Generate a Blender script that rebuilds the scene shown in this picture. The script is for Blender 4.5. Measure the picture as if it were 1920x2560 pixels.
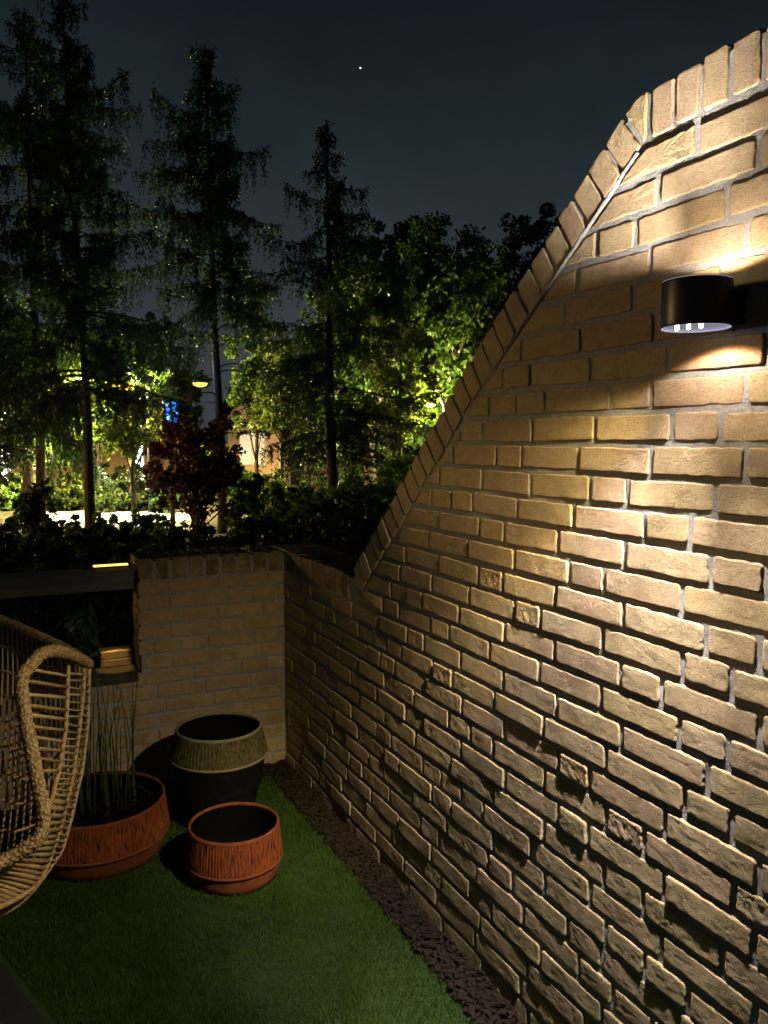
import bpy, bmesh, math, random
import numpy as np
from mathutils import Vector, Matrix, noise, Quaternion
from math import radians, sin, cos, pi, sqrt

for o in list(bpy.data.objects): bpy.data.objects.remove(o)
scene = bpy.context.scene
COL = scene.collection

# ------------------------------------------------------------------ camera
F, CAMH = 2000.0, 1.43
YAW, PITCH, ROLL = 0.451344, -0.0881217, 0.0019729
FW = Vector((sin(YAW)*cos(PITCH), cos(YAW)*cos(PITCH), sin(PITCH)))
RT0 = Vector((cos(YAW), -sin(YAW), 0)); UP0 = RT0.cross(FW)
RT = cos(ROLL)*RT0 + sin(ROLL)*UP0; UP = -sin(ROLL)*RT0 + cos(ROLL)*UP0
CAM = Vector((0, 0, CAMH))
cd = bpy.data.cameras.new('camera'); cam = bpy.data.objects.new('camera', cd); COL.objects.link(cam)
cd.sensor_fit = 'VERTICAL'; cd.sensor_height = 24; cd.sensor_width = 18; cd.lens = 24*F/2560
cd.clip_start = .02; cd.clip_end = 3000
m = Matrix.Identity(4)
for i in range(3): m[i][0], m[i][1], m[i][2], m[i][3] = RT[i], UP[i], -FW[i], CAM[i]
cam.matrix_world = m; scene.camera = cam
scene.render.resolution_x, scene.render.resolution_y = 768, 1024

def ray(x, y): return FW + RT*((x-960)/F) - UP*((y-1280)/F)
def at(x, y, d): return CAM + ray(x, y)*d                      # pixel + depth along the view axis
def at_z(x, y, z):
    r = ray(x, y); return CAM + r*((z-CAMH)/r.z)

# ------------------------------------------------------------------ world: night sky with town glow
w = bpy.data.worlds.new('World'); scene.world = w; w.use_nodes = True
nt = w.node_tree; nt.nodes.clear()
wo = nt.nodes.new('ShaderNodeOutputWorld'); bg = nt.nodes.new('ShaderNodeBackground')
tc = nt.nodes.new('ShaderNodeTexCoord'); sep = nt.nodes.new('ShaderNodeSeparateXYZ')
rp = nt.nodes.new('ShaderNodeValToRGB'); sky = nt.nodes.new('ShaderNodeTexSky')
sky.sky_type = 'NISHITA'; sky.sun_disc = False; sky.sun_elevation = radians(-7); sky.sun_rotation = radians(250)
mul = nt.nodes.new('ShaderNodeMixRGB'); mul.blend_type = 'ADD'; mul.inputs[0].default_value = .05
nt.links.new(tc.outputs['Generated'], sep.inputs[0]); nt.links.new(sep.outputs['Z'], rp.inputs[0])
el = rp.color_ramp.elements
el[0].position = 0; el[0].color = (.048, .047, .055, 1); el[1].position = 1; el[1].color = (.0030, .0042, .0075, 1)
for ppos, c in ((.10, (.042, .048, .056)), (.22, (.026, .036, .042)), (.34, (.0135, .0215, .0260)), (.48, (.0056, .0095, .0145))):
    e = el.new(ppos); e.color = (*c, 1)
cn = nt.nodes.new('ShaderNodeTexNoise'); cn.inputs['Scale'].default_value = 3.2; cn.inputs['Detail'].default_value = 6; cn.inputs['Roughness'].default_value = .6; cn.inputs['Distortion'].default_value = .6
cr_ = nt.nodes.new('ShaderNodeValToRGB'); cr_.color_ramp.elements[0].position = .3; cr_.color_ramp.elements[0].color = (.80, .80, .82, 1); cr_.color_ramp.elements[1].position = .72; cr_.color_ramp.elements[1].color = (1.22, 1.2, 1.16, 1)
cm = nt.nodes.new('ShaderNodeMixRGB'); cm.blend_type = 'MULTIPLY'; cm.inputs[0].default_value = 1
nt.links.new(tc.outputs['Generated'], cn.inputs['Vector']); nt.links.new(cn.outputs[0], cr_.inputs[0]); nt.links.new(rp.outputs[0], cm.inputs[1]); nt.links.new(cr_.outputs[0], cm.inputs[2])
nt.links.new(cm.outputs[0], mul.inputs[1]); nt.links.new(sky.outputs[0], mul.inputs[2])
nt.links.new(mul.outputs[0], bg.inputs[0]); bg.inputs[1].default_value = 1.0
nt.links.new(bg.outputs[0], wo.inputs[0])

vs = scene.view_settings; vs.view_transform = 'Standard'; vs.look = 'None'; vs.exposure = 0; vs.gamma = 1; vs.use_curve_mapping = False
scene.render.engine = 'CYCLES'
cy = scene.cycles
cy.max_bounces = 5; cy.diffuse_bounces = 3; cy.glossy_bounces = 2; cy.transmission_bounces = 3; cy.transparent_max_bounces = 8
cy.caustics_reflective = False; cy.caustics_refractive = False; cy.sample_clamp_indirect = 3

# ------------------------------------------------------------------ helpers
def put(name, me, mat=None, parent=None):
    o = bpy.data.objects.new(name, me); COL.objects.link(o)
    if mat is not None and not me.materials: me.materials.append(mat)
    if parent is not None: o.parent = parent
    return o
def tag(o, label=None, cat=None, group=None, kind=None):
    for k, v in (('label', label), ('category', cat), ('group', group), ('kind', kind)):
        if v: o[k] = v
    return o
def empty(name, loc=(0, 0, 0)):
    o = bpy.data.objects.new(name, None); COL.objects.link(o); o.location = loc; o.empty_display_size = .1
    return o
def mesh(name, v, f, mat=None, smooth=False):
    me = bpy.data.meshes.new(name); me.from_pydata([tuple(p) for p in v], [], f); me.update()
    if smooth: me.polygons.foreach_set('use_smooth', [True]*len(me.polygons))
    if mat is not None: me.materials.append(mat)
    return me
def np_mesh(name, V, Fc, mat=None, smooth=False, attr=None):
    """V (n,3), Fc (m,k) arrays"""
    me = bpy.data.meshes.new(name); V = np.asarray(V, np.float32); Fc = np.asarray(Fc, np.int32)
    n, k = Fc.shape
    me.vertices.add(len(V)); me.vertices.foreach_set('co', V.ravel())
    me.loops.add(n*k); me.loops.foreach_set('vertex_index', Fc.ravel())
    me.polygons.add(n); me.polygons.foreach_set('loop_start', np.arange(0, n*k, k, dtype=np.int32))
    me.polygons.foreach_set('loop_total', np.full(n, k, np.int32))
    if smooth: me.polygons.foreach_set('use_smooth', np.ones(n, bool))
    if attr is not None:
        a = me.attributes.new('rnd', 'FLOAT', 'POINT'); a.data.foreach_set('value', np.asarray(attr, np.float32))
    me.update(calc_edges=True); me.validate()
    if mat is not None: me.materials.append(mat)
    return me
def box_vf(x0, x1, y0, y1, z0, z1):
    v = [(x0,y0,z0),(x1,y0,z0),(x1,y1,z0),(x0,y1,z0),(x0,y0,z1),(x1,y0,z1),(x1,y1,z1),(x0,y1,z1)]
    f = [(0,3,2,1),(4,5,6,7),(0,1,5,4),(1,2,6,5),(2,3,7,6),(3,0,4,7)]
    return v, f
def box(name, x0, x1, y0, y1, z0, z1, mat, parent=None, bevel=0.0):
    v, f = box_vf(x0, x1, y0, y1, z0, z1); me = mesh(name, v, f, mat)
    if bevel > 0:
        bm = bmesh.new(); bm.from_mesh(me)
        bmesh.ops.bevel(bm, geom=bm.edges[:], offset=bevel, segments=2, affect='EDGES'); bm.to_mesh(me); bm.free()
    return put(name, me, None, parent)
def catmull(P, n):
    P = [Vector(p) for p in P]; out = []
    Q = [P[0]*2-P[1]] + P + [P[-1]*2-P[-2]]
    for i in range(1, len(Q)-2):
        a, b, c, d = Q[i-1:i+3]
        for k in range(n):
            t = k/n
            out.append(.5*((2*b)+(c-a)*t+(2*a-5*b+4*c-d)*t*t+(3*b-a-3*c+d)*t**3))
    out.append(P[-1]); return out
def resample(P, n):
    P = [Vector(p) for p in P]; L = [0]
    for a, b in zip(P, P[1:]): L.append(L[-1]+(b-a).length)
    out = []; j = 0
    for i in range(n):
        s = L[-1]*i/(n-1)
        while j < len(L)-2 and L[j+1] < s: j += 1
        t = (s-L[j])/max(1e-9, L[j+1]-L[j]); out.append(P[j].lerp(P[j+1], t))
    return out
def tube_vf(P, rad, n=8, base=0, wrap=None, cap=True):
    """rad: number or function(i, t)"""
    P = [Vector(p) for p in P]; v = []; f = []
    T = [(P[min(i+1, len(P)-1)]-P[max(i-1, 0)]).normalized() for i in range(len(P))]
    u = T[0].orthogonal().normalized()
    s = 0
    for i, p in enumerate(P):
        if i: s += (p-P[i-1]).length
        u = (u - T[i]*u.dot(T[i])).normalized(); b = T[i].cross(u)
        r = rad(i/(len(P)-1)) if callable(rad) else rad
        for k in range(n):
            a = 2*pi*k/n; rr = r*(wrap(s, a) if wrap else 1)
            v.append(p + (u*cos(a)+b*sin(a))*rr)
    for i in range(len(P)-1):
        for k in range(n):
            k2 = (k+1) % n
            f.append((base+i*n+k, base+i*n+k2, base+(i+1)*n+k2, base+(i+1)*n+k))
    if cap:
        f.append(tuple(base+k for k in reversed(range(n)))); f.append(tuple(base+(len(P)-1)*n+k for k in range(n)))
    return v, f
def tube(name, P, rad, mat, parent=None, n=8, wrap=None):
    v, f = tube_vf(P, rad, n, 0, wrap); return put(name, mesh(name, v, f, mat, True), None, parent)

# ------------------------------------------------------------------ materials
def N(nt, t, **kw):
    n = nt.nodes.new('ShaderNode'+t)
    for k, v in kw.items(): setattr(n, k, v)
    return n
def newmat(name):
    mt = bpy.data.materials.new(name); mt.use_nodes = True
    nt = mt.node_tree; b = nt.nodes['Principled BSDF']; return mt, nt, b
def noise_node(nt, scale, detail=4, rough=.6, vec=None, dist=0):
    n = N(nt, 'TexNoise'); n.inputs['Scale'].default_value = scale; n.inputs['Detail'].default_value = detail
    n.inputs['Roughness'].default_value = rough; n.inputs['Distortion'].default_value = dist
    if vec is not None: nt.links.new(vec, n.inputs['Vector'])
    return n
def ramp(nt, src, stops):
    r = N(nt, 'ValToRGB'); e = r.color_ramp.elements
    e[0].position, e[0].color = stops[0][0], (*stops[0][1], 1); e[1].position, e[1].color = stops[-1][0], (*stops[-1][1], 1)
    for p_, c in stops[1:-1]: q = e.new(p_); q.color = (*c, 1)
    nt.links.new(src, r.inputs[0]); return r
def mix(nt, a, b, fac, mode='MIX'):
    n = N(nt, 'MixRGB', blend_type=mode)
    for s, i in ((fac, 0), (a, 1), (b, 2)):
        if isinstance(s, (int, float)): n.inputs[i].default_value = s
        elif isinstance(s, tuple): n.inputs[i].default_value = (*s, 1)
        else: nt.links.new(s, n.inputs[i])
    return n.outputs[0]
def math_n(nt, op, a, b=None, clamp=False):
    n = N(nt, 'Math', operation=op, use_clamp=clamp)
    for s, i in ((a, 0), (b, 1)):
        if s is None: continue
        if isinstance(s, (int, float)): n.inputs[i].default_value = s
        else: nt.links.new(s, n.inputs[i])
    return n.outputs[0]
def bump(nt, b, h, strength, dist):
    n = N(nt, 'Bump'); n.inputs['Strength'].default_value = strength; n.inputs['Distance'].default_value = dist
    nt.links.new(h, n.inputs['Height']); nt.links.new(n.outputs[0], b.inputs['Normal']); return n

def plain(name, col, rough=.8, var=.25, scale=30, bumps=None, metal=0, spec=.3):
    mt, nt, b = newmat(name); g = N(nt, 'NewGeometry')
    n = noise_node(nt, scale, 5, .65, g.outputs['Position'])
    lo = tuple(c*(1-var) for c in col); hi = tuple(min(1, c*(1+var)) for c in col)
    r = ramp(nt, n.outputs[0], [(.3, lo), (.7, hi)]); nt.links.new(r.outputs[0], b.inputs['Base Color'])
    b.inputs['Roughness'].default_value = rough; b.inputs['Metallic'].default_value = metal
    b.inputs['Specular IOR Level'].default_value = spec
    if bumps:
        n2 = noise_node(nt, bumps[0], 6, .7, g.outputs['Position']); bump(nt, b, n2.outputs[0], bumps[1], bumps[2])
    return mt
def emit(name, col, s):
    mt, nt, b = newmat(name); b.inputs['Base Color'].default_value = (*[c*.5 for c in col], 1)
    b.inputs['Emission Color'].default_value = (*col, 1); b.inputs['Emission Strength'].default_value = s
    return mt

def brick_material(moss=False):
    mt, nt, b = newmat('mossy_brick' if moss else 'buff_brick'); L = nt.links
    g = N(nt, 'NewGeometry'); oi = N(nt, 'ObjectInfo'); at_ = N(nt, 'Attribute', attribute_name='rnd')
    rn = math_n(nt, 'FRACT', math_n(nt, 'ADD', oi.outputs['Random'], at_.outputs['Fac']))
    tint = ramp(nt, rn, [(0, (.52, .388, .245)), (.2, (.51, .395, .218)), (.42, (.49, .355, .230)), (.58, (.53, .403, .258)), (.75, (.48, .340, .225)), (.9, (.51, .388, .212)), (1, (.56, .435, .282))])
    pos = g.outputs['Position']
    n1 = noise_node(nt, 26, 6, .7, pos); blot = ramp(nt, n1.outputs[0], [(.3, (.78, .74, .70)), (.55, (1, 1, 1)), (.75, (1.08, 1.02, .92))])
    c = mix(nt, tint.outputs[0], blot.outputs[0], .85, 'MULTIPLY')
    n2 = noise_node(nt, 190, 4, .75, pos); sp = ramp(nt, n2.outputs[0], [(.34, (.66, .62, .58)), (.5, (1, 1, 1)), (.75, (1.1, 1.08, 1.05))])
    c = mix(nt, c, sp.outputs[0], .7, 'MULTIPLY')
    # algae and damp low on the wall, in blotches of its own
    sx = N(nt, 'SeparateXYZ'); L.new(pos, sx.inputs[0])
    n3 = noise_node(nt, 7, 6, .7, pos)
    hgt = math_n(nt, 'MULTIPLY_ADD', sx.outputs['Z'], -1.0); nt.nodes[-1].inputs[2].default_value = .95
    al = math_n(nt, 'MULTIPLY', math_n(nt, 'MULTIPLY', hgt, 1.1, True), ramp(nt, n3.outputs[0], [(.46, (0, 0, 0)), (.62, (1, 1, 1))]).outputs[0])
    c = mix(nt, c, (.20, .175, .055), math_n(nt, 'MULTIPLY', al, .6))
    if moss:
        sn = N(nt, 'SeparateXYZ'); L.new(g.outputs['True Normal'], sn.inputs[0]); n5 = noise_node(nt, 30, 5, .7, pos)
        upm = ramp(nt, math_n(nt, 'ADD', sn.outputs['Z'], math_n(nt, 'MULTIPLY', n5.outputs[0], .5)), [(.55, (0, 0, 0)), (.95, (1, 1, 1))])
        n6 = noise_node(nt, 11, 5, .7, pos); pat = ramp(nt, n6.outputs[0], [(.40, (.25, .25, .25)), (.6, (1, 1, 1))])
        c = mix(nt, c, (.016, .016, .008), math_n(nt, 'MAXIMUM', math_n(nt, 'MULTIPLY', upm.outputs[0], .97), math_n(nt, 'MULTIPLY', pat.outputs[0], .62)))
    L.new(c, b.inputs['Base Color'])
    b.inputs['Roughness'].default_value = .92; b.inputs['Specular IOR Level'].default_value = .15
    # sand-moulded grain with dragged creases
    h1 = noise_node(nt, 290, 5, .76, pos); h3 = noise_node(nt, 480, 3, .7, pos)
    h2 = noise_node(nt, 42, 6, .75, pos, 1.5); cr = ramp(nt, h2.outputs[0], [(.33, (0, 0, 0)), (.40, (1, 1, 1))])
    h = math_n(nt, 'ADD', math_n(nt, 'ADD', math_n(nt, 'MULTIPLY', h1.outputs[0], 1.0), math_n(nt, 'MULTIPLY', h3.outputs[0], .35)), math_n(nt, 'MULTIPLY', cr.outputs[0], .22))
    bump(nt, b, h, .95, .0040)
    return mt
def mortar_material():
    mt, nt, b = newmat('grey_mortar'); g = N(nt, 'NewGeometry'); pos = g.outputs['Position']
    n = noise_node(nt, 180, 5, .75, pos); r = ramp(nt, n.outputs[0], [(.3, (.24, .235, .235)), (.55, (.40, .39, .385)), (.75, (.52, .51, .50))])
    n2 = noise_node(nt, 9, 5, .65, pos); r2 = ramp(nt, n2.outputs[0], [(.3, (.72, .70, .66)), (.7, (1.1, 1.08, 1.06))])
    c = mix(nt, r.outputs[0], r2.outputs[0], .8, 'MULTIPLY'); nt.links.new(c, b.inputs['Base Color'])
    b.inputs['Roughness'].default_value = .95; b.inputs['Specular IOR Level'].default_value = .1
    h = noise_node(nt, 200, 6, .8, pos); bump(nt, b, h.outputs[0], .9, .0045)
    return mt
BRICK = brick_material(); MOSSB = brick_material(True); MORTAR = mortar_material()

def leaf_mat(name, a, b_, trans=.45, gloss=.05):
    mt, nt, b = newmat(name); nt.nodes.remove(b); L = nt.links
    out = nt.nodes['Material Output']; g = N(nt, 'NewGeometry')
    n = noise_node(nt, 2.2, 4, .7, g.outputs['Position']); at_ = N(nt, 'Attribute', attribute_name='rnd')
    f = math_n(nt, 'ADD', math_n(nt, 'MULTIPLY', n.outputs[0], .6), math_n(nt, 'MULTIPLY', at_.outputs['Fac'], .5))
    r = ramp(nt, f, [(.25, a), (.75, b_)])
    d = N(nt, 'BsdfDiffuse'); t = N(nt, 'BsdfTranslucent'); mx = N(nt, 'MixShader'); mx.inputs[0].default_value = trans
    gl = N(nt, 'BsdfGlossy'); gl.inputs['Roughness'].default_value = .45; mx2 = N(nt, 'MixShader'); mx2.inputs[0].default_value = gloss
    for s in (d, t): L.new(r.outputs[0], s.inputs['Color'])
    L.new(d.outputs[0], mx.inputs[1]); L.new(t.outputs[0], mx.inputs[2]); L.new(mx.outputs[0], mx2.inputs[1]); L.new(gl.outputs[0], mx2.inputs[2])
    L.new(mx2.outputs[0], out.inputs['Surface']); return mt

BARK = plain('bark', (.075, .055, .038), .95, .4, 18, (40, .8, .02))
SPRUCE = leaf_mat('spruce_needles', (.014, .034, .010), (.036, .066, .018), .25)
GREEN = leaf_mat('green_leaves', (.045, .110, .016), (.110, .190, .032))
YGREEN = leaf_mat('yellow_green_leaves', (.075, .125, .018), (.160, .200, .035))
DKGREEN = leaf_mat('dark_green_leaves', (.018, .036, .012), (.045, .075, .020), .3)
REDLEAF = leaf_mat('dark_red_leaves', (.065, .021, .015), (.145, .048, .028), .45)
STEMMAT = leaf_mat('horsetail_green', (.045, .075, .022), (.085, .110, .035), .15)
TURF = leaf_mat('turf_blade', (.026, .066, .007), (.074, .122, .017), .3, .008)
FERN = leaf_mat('fern_green', (.05, .12, .03), (.10, .18, .05), .4)
RATTAN = None

# ------------------------------------------------------------------ brick pieces
def ring_positions(L, n, e=(0, .0015, .004, .0085)):
    e = list(e); inner = np.linspace(e[-1], L-e[-1], n+1)[1:-1]
    return np.array(e + list(inner) + [L-x for x in reversed(e)])
def brick_vf(L, Hh, depth, seed, nx, nz, amp=1.0, rough=0.0):
    """front face at y=0 looking to -y, centred in x and z"""
    r = random.Random(seed); off = Vector((r.uniform(-99, 99), r.uniform(-99, 99), r.uniform(-99, 99)))
    xs = ring_positions(L, nx)-L/2; zs = ring_positions(Hh, nz)-Hh/2
    V = []; nX, nZ = len(xs), len(zs); rc = .006
    tilt = r.uniform(-.012, .012); ry = r.uniform(.0018, .0032)
    for z in zs:
        for x in xs:
            px, pz = x, z
            ax, az = abs(x)-(L/2-rc), abs(z)-(Hh/2-rc)
            if ax > 0 and az > 0:
                q = sqrt(ax*ax+az*az)
                if q > 0:
                    k = max(ax, az)/q; px = math.copysign(L/2-rc+ax*k, x); pz = math.copysign(Hh/2-rc+az*k, z)
            e = min(L/2-abs(x), Hh/2-abs(z))
            nlow = noise.noise(Vector((px*18, pz*18, 0))+off); nmid = noise.noise(Vector((px*60, pz*60, 3))+off); nhi = noise.noise(Vector((px*170, pz*170, 7))+off)
            y = 0
            if e < ry: y += ry*(1-sqrt(max(0, 1-(1-e/ry)**2)))*.9
            y += amp*(.0009*nlow+.0005*nmid+.0005*nhi) + rough*(.0006*nmid+.0008*nhi-.0008)
            if e > ry: y = min(y, .0022)
            edge = max(0, 1-e/.012)
            jx = noise.noise(Vector((pz*55+9, px*12, 11))+off)+.6*noise.noise(Vector((pz*150, px*30, 2))+off)
            jz = noise.noise(Vector((px*45, pz*12, 23))+off)+.6*noise.noise(Vector((px*140, pz*30, 5))+off)
            px += edge*.0024*amp*jx; pz += edge*.0023*amp*jz + tilt*px
            V.append((px, y, pz))
    Fc = [(j*nX+i, j*nX+i+1, (j+1)*nX+i+1, (j+1)*nX+i) for j in range(nZ-1) for i in range(nX-1)]
    rim = [i for i in range(nX)] + [j*nX+nX-1 for j in range(1, nZ)] + [(nZ-1)*nX+i for i in range(nX-2, -1, -1)] + [j*nX for j in range(nZ-2, 0, -1)]
    b0 = len(V)
    for i in rim: V.append((V[i][0], depth, V[i][2]))
    n = len(rim)
    for k in range(n):
        k2 = (k+1) % n; Fc.append((rim[k2], rim[k], b0+k, b0+k2))
    return V, Fc
def poly_brick_vf(poly, depth, seed):
    """poly: convex outline [(x,z)] counter-clockwise seen from the front"""
    r = random.Random(seed); pts = []
    n = len(poly)
    for i in range(n):
        a, b = Vector(poly[i]), Vector(poly[(i+1) % n]); k = max(1, int((b-a).length/.012))
        for j in range(k): pts.append(a.lerp(b, (j+.02)/k))
    c = sum(pts, Vector((0, 0)))/len(pts)
    outer = []; inner = []; inner2 = []
    for p in pts:
        d = (c-p); d = d/max(d.length, 1e-6); p = p + Vector((r.uniform(-1, 1), r.uniform(-1, 1)))*.0012 + d*.001
        outer.append(p); inner.append(p+d*.0018); inner2.append(p+d*.006)
    V = [(p.x, .0045, p.y) for p in outer] + [(p.x, .0018, p.y) for p in inner] + [(p.x, r.uniform(-.0006, .0008), p.y) for p in inner2] + [(p.x, depth, p.y) for p in outer] + [(c.x, 0, c.y)]
    m_ = len(pts); Fc = []
    for k in range(m_):
        k2 = (k+1) % m_
        Fc += [(k, k2, m_+k2, m_+k), (m_+k, m_+k2, 2*m_+k2, 2*m_+k), (k2, k, 3*m_+k, 3*m_+k2), (2*m_+k, 2*m_+k2, 4*m_)]
    return V, Fc
BH, PITCHZ = .0505, .0625
def var_set(name, L, Hh, depth, n, nx, nz, seed, rough=()):
    out = []
    for i in range(n):
        v, f = brick_vf(L, Hh, depth, seed+i, nx, nz, 1.0, 1.0 if i in rough else 0.0)
        out.append(mesh(name, v, f, BRICK, True))
    return out
STR = var_set('stretcher_brick', .2, BH, .03, 18, 38, 11, 100)
HEA = var_set('header_brick', .1, BH, .03, 12, 19, 11, 300, rough=(5,))
COP = var_set('coping_brick', .0515, .088, .205, 12, 11, 17, 500)
COPM = []
for me_ in COP:
    q_ = me_.copy(); q_.materials.clear(); q_.materials.append(MOSSB); COPM.append(q_)
rng = random.Random(4)

D = 1.124                      # face of the tall wall (x = D)
YB = 3.32                      # face of the back wall (y = YB)
ZR9 = CAMH+.0517               # top of course 9
def zt(r): return ZR9-PITCHZ*(r-9)
OUT = [(2.585, .955), (1.85, 1.605), (1.22, 2.088)]           # outline of the rising edge (y, z)
TOPZ, LOWZ = 2.088, .955
YEND = -.35
def offs(P, Q, d):
    t = Vector((Q[0]-P[0], Q[1]-P[1])).normalized(); n_ = Vector((-t.y, t.x))    # inner side
    if n_.y > 0: n_ = -n_
    return Vector(P)+n_*d, Vector(Q)+n_*d
def isect(a, b, c, d):
    r_ = b-a; s_ = d-c; t = ((c-a).x*s_.y-(c-a).y*s_.x)/(r_.x*s_.y-r_.y*s_.x); return a+r_*t
EDW = .0935
i0, i1 = offs(OUT[0], OUT[1], EDW); i2, i3 = offs(OUT[1], OUT[2], EDW)
IM = isect(i0, i1, i2, i3)
def inner_y(z):                # far end of the coursed brickwork at height z under the rising edge
    if z < IM.y:
        t = (z-i0.y)/(IM.y-i0.y); return i0.x+(IM.x-i0.x)*t
    t = (z-IM.y)/(i3.y-IM.y); return IM.x+(i3.x-IM.x)*t

RM_R = Matrix(((0, 1, 0), (-1, 0, 0), (0, 0, 1)))             # local x -> -y, local y -> +x
def wall_mat(x, y, z, rot=None):
    mm = (rot or RM_R).to_4x4(); mm.translation = Vector((x, y, z)); return mm

# ------------------------------------------------------------------ tall side wall
JO = {1:(None,[1170]),2:(None,[905,1588]),3:(None,[742,1372]),4:(None,[340,845,1507]),5:(None,[266,730,1340]),
 6:([1070],[372,875,1400]),7:([1127],[440,970,1655]),8:([1028,1228],[570,850,1505]),9:([800,1138],[460,990,1330]),
 10:([595,890,1062],[348,848,1500]),11:([785,1120],[425,682,1288]),12:([580,722,1032],[313,807,1120]),
 13:([495,770,940],[205,667,1262,1635]),14:([425,692,1010],[285,522,1062]),15:([258,489,765,930],[190,655,1225]),
 16:([225,442,700,1015],[88,513,1065]),17:([161,264,376,629,942],[180,637,920,1597]),18:([212,431,560,840],[75,500,1042,1377]),
 19:([74,271,386,637,934],[198,642,1235]),20:([230,448,582,873],[110,540,1080,1405]),21:([84,184,394,649,940],[213,425,945,1590]),
 22:(None,[112,540,800,1420]),23:(None,[205,415,940,1560]),24:(None,[108,520,795,1340]),25:(None,[20,425,920]),26:(None,[110,535])}
def px_to_y(px, z):
    k = (px-960)/F; zr = z-CAMH        # (P.RT) = k (P.FW), P=(D,y,zr)
    num = k*(D*FW.x+zr*FW.z)-(D*RT.x+zr*RT.z); den = RT.y-k*FW.y
    return num/den
SIDE = empty('side_wall', (D+.1, 1.0, 0))
tag(SIDE, 'tall buff brick garden wall with sloping gable edge, lit by a lamp', 'brick wall')
sinv = Matrix.Translation(SIDE.location).inverted()
pieces = []        # (screen size, mesh, matrix)
def scr(P):
    q = Vector(P)-CAM; d = q.dot(FW)
    if d < .15: return None
    return 960+F*q.dot(RT)/d, 1280-F*q.dot(UP)/d, d
def screen_size(c, wdt, hgt):
    s = scr(c)
    if s is None or not (-60 < s[0] < 1990 and -60 < s[1] < 2620): return 0
    n_ = abs((Vector(c)-CAM).normalized().x)
    return wdt*hgt*(F/s[2])**2*n_
for r in range(1, 34):
    ztop = zt(r); zc = ztop-BH/2
    if ztop-BH < -.02: break
    J = []
    if r in JO:
        a, b = JO[r]
        J = [px_to_y(920+.3617*c, zc) for c in (a or [])]+[px_to_y(1320+.3617*c, zc) for c in b]
        J.sort(reverse=True)                     # far to near
    else: J = [rng.uniform(1.2, 1.4)]
    yfar = YB-.004
    sloped = zc > .86
    yl = max(inner_y(ztop), inner_y(ztop-BH)) if sloped else yfar
    while J[0] < yl:                              # fill to the far end
        J.insert(0, J[0]+(.2115 if rng.random() < .7 else .111)*rng.uniform(.98, 1.02))
    while J[-1] > YEND: J.append(J[-1]-(.2115 if rng.random() < .72 else .111)*rng.uniform(.98, 1.02))
    for ya, yb in zip(J, J[1:]):
        if yb < YEND-.1: continue
        g = .0125
        y0, y1 = ya-g/2, yb+g/2                  # far, near
        L = y0-y1
        proud = max(-.0055, min(.0008, rng.gauss(-.0007, .0012))); dz = rng.gauss(0, .0009)
        if sloped and y0 > min(inner_y(ztop), inner_y(ztop-BH))-.012:
            # cut brick under the sloping edge: local x = -(y-yc)
            yt, ybm = inner_y(ztop)-.0085, inner_y(ztop-BH)-.0085
            if min(yt, ybm) - y1 < .012:
                if max(yt, ybm)-y1 < .02: continue
            yt, ybm = min(y0, yt), min(y0, ybm); yc = (max(yt, ybm)+y1)/2
            if yt-y1 < .006: poly = [(-(ybm-yc), -BH/2), (-(y1-yc), -BH/2), (-(y1-yc), -BH/2+ .7*BH*max(.2, (ybm-y1)/max(.02, ybm-yt)))]
            else: poly = [(-(ybm-yc), -BH/2), (-(y1-yc), -BH/2), (-(y1-yc), BH/2), (-(yt-yc), BH/2)]
            v, f = poly_brick_vf(poly, .03, r*77)
            me = mesh('cut_brick', v, f, BRICK, False)
            c = (D+proud, yc, zc+dz); pieces.append((screen_size(c, .1, BH), me, wall_mat(*c), 1))
            continue
        if y0 > yfar: y0 = yfar; L = y0-y1
        if L < .02: continue
        me = rng.choice(STR) if L > .15 else rng.choice(HEA); base = .2 if L > .15 else .1
        c = (D+proud, (y0+y1)/2, zc+dz)
        mm = wall_mat(*c) @ Matrix.Rotation(rng.gauss(0, .004), 4, 'Y') @ Matrix.Rotation(rng.gauss(0, .006), 4, 'Z') @ Matrix.Diagonal((L/base, 1, rng.uniform(.96, 1.03), 1))
        pieces.append((screen_size(c, L, BH), me, mm, 0))
# coping bricks set on edge: along the top, down the slope and along the low end
def edge_run(P, Q, start, stop, cset=COP):
    t = Vector((Q[0]-P[0], Q[1]-P[1])); L = t.length; t.normalize(); n_ = Vector((t.y, -t.x))
    if n_.y < 0: n_ = -n_
    k = max(1, round((L-start-stop)/PITCHZ)); stp = (L-start-stop)/k
    for i in range(k):
        s = start+stp*(i+.5); c2 = Vector(P)+t*s-n_*(.044+rng.gauss(0, .0018))
        # columns: local x -> tangent with -y sense, local y -> +x, local z -> outward
        tx = -t if t.x > 0 else t
        R3 = Matrix(((0, 1, 0), (tx.x, 0, n_.x), (tx.y, 0, n_.y)))
        c = (D-.0020+max(-.004, min(.0015, rng.gauss(0, .0016))), c2.x, c2.y)
        mm = wall_mat(*c, rot=R3) @ Matrix.Rotation(rng.gauss(0, .02), 4, 'Y') @ Matrix.Diagonal((stp*.855/.0515*rng.uniform(.94, 1.04), 1, rng.uniform(.98, 1.04), 1))
        pieces.append((1e5 if cset is not COP else screen_size(c, .05, .088), rng.choice(cset), mm, 0))
edge_run(OUT[0], OUT[1], .03, .0); edge_run(OUT[1], OUT[2], .0, .046)
edge_run((1.22-.036, TOPZ), (YEND, TOPZ), .0, .0)
edge_run((YB+.2, LOWZ), (2.60, LOWZ), .0, .0, COPM)
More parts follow.
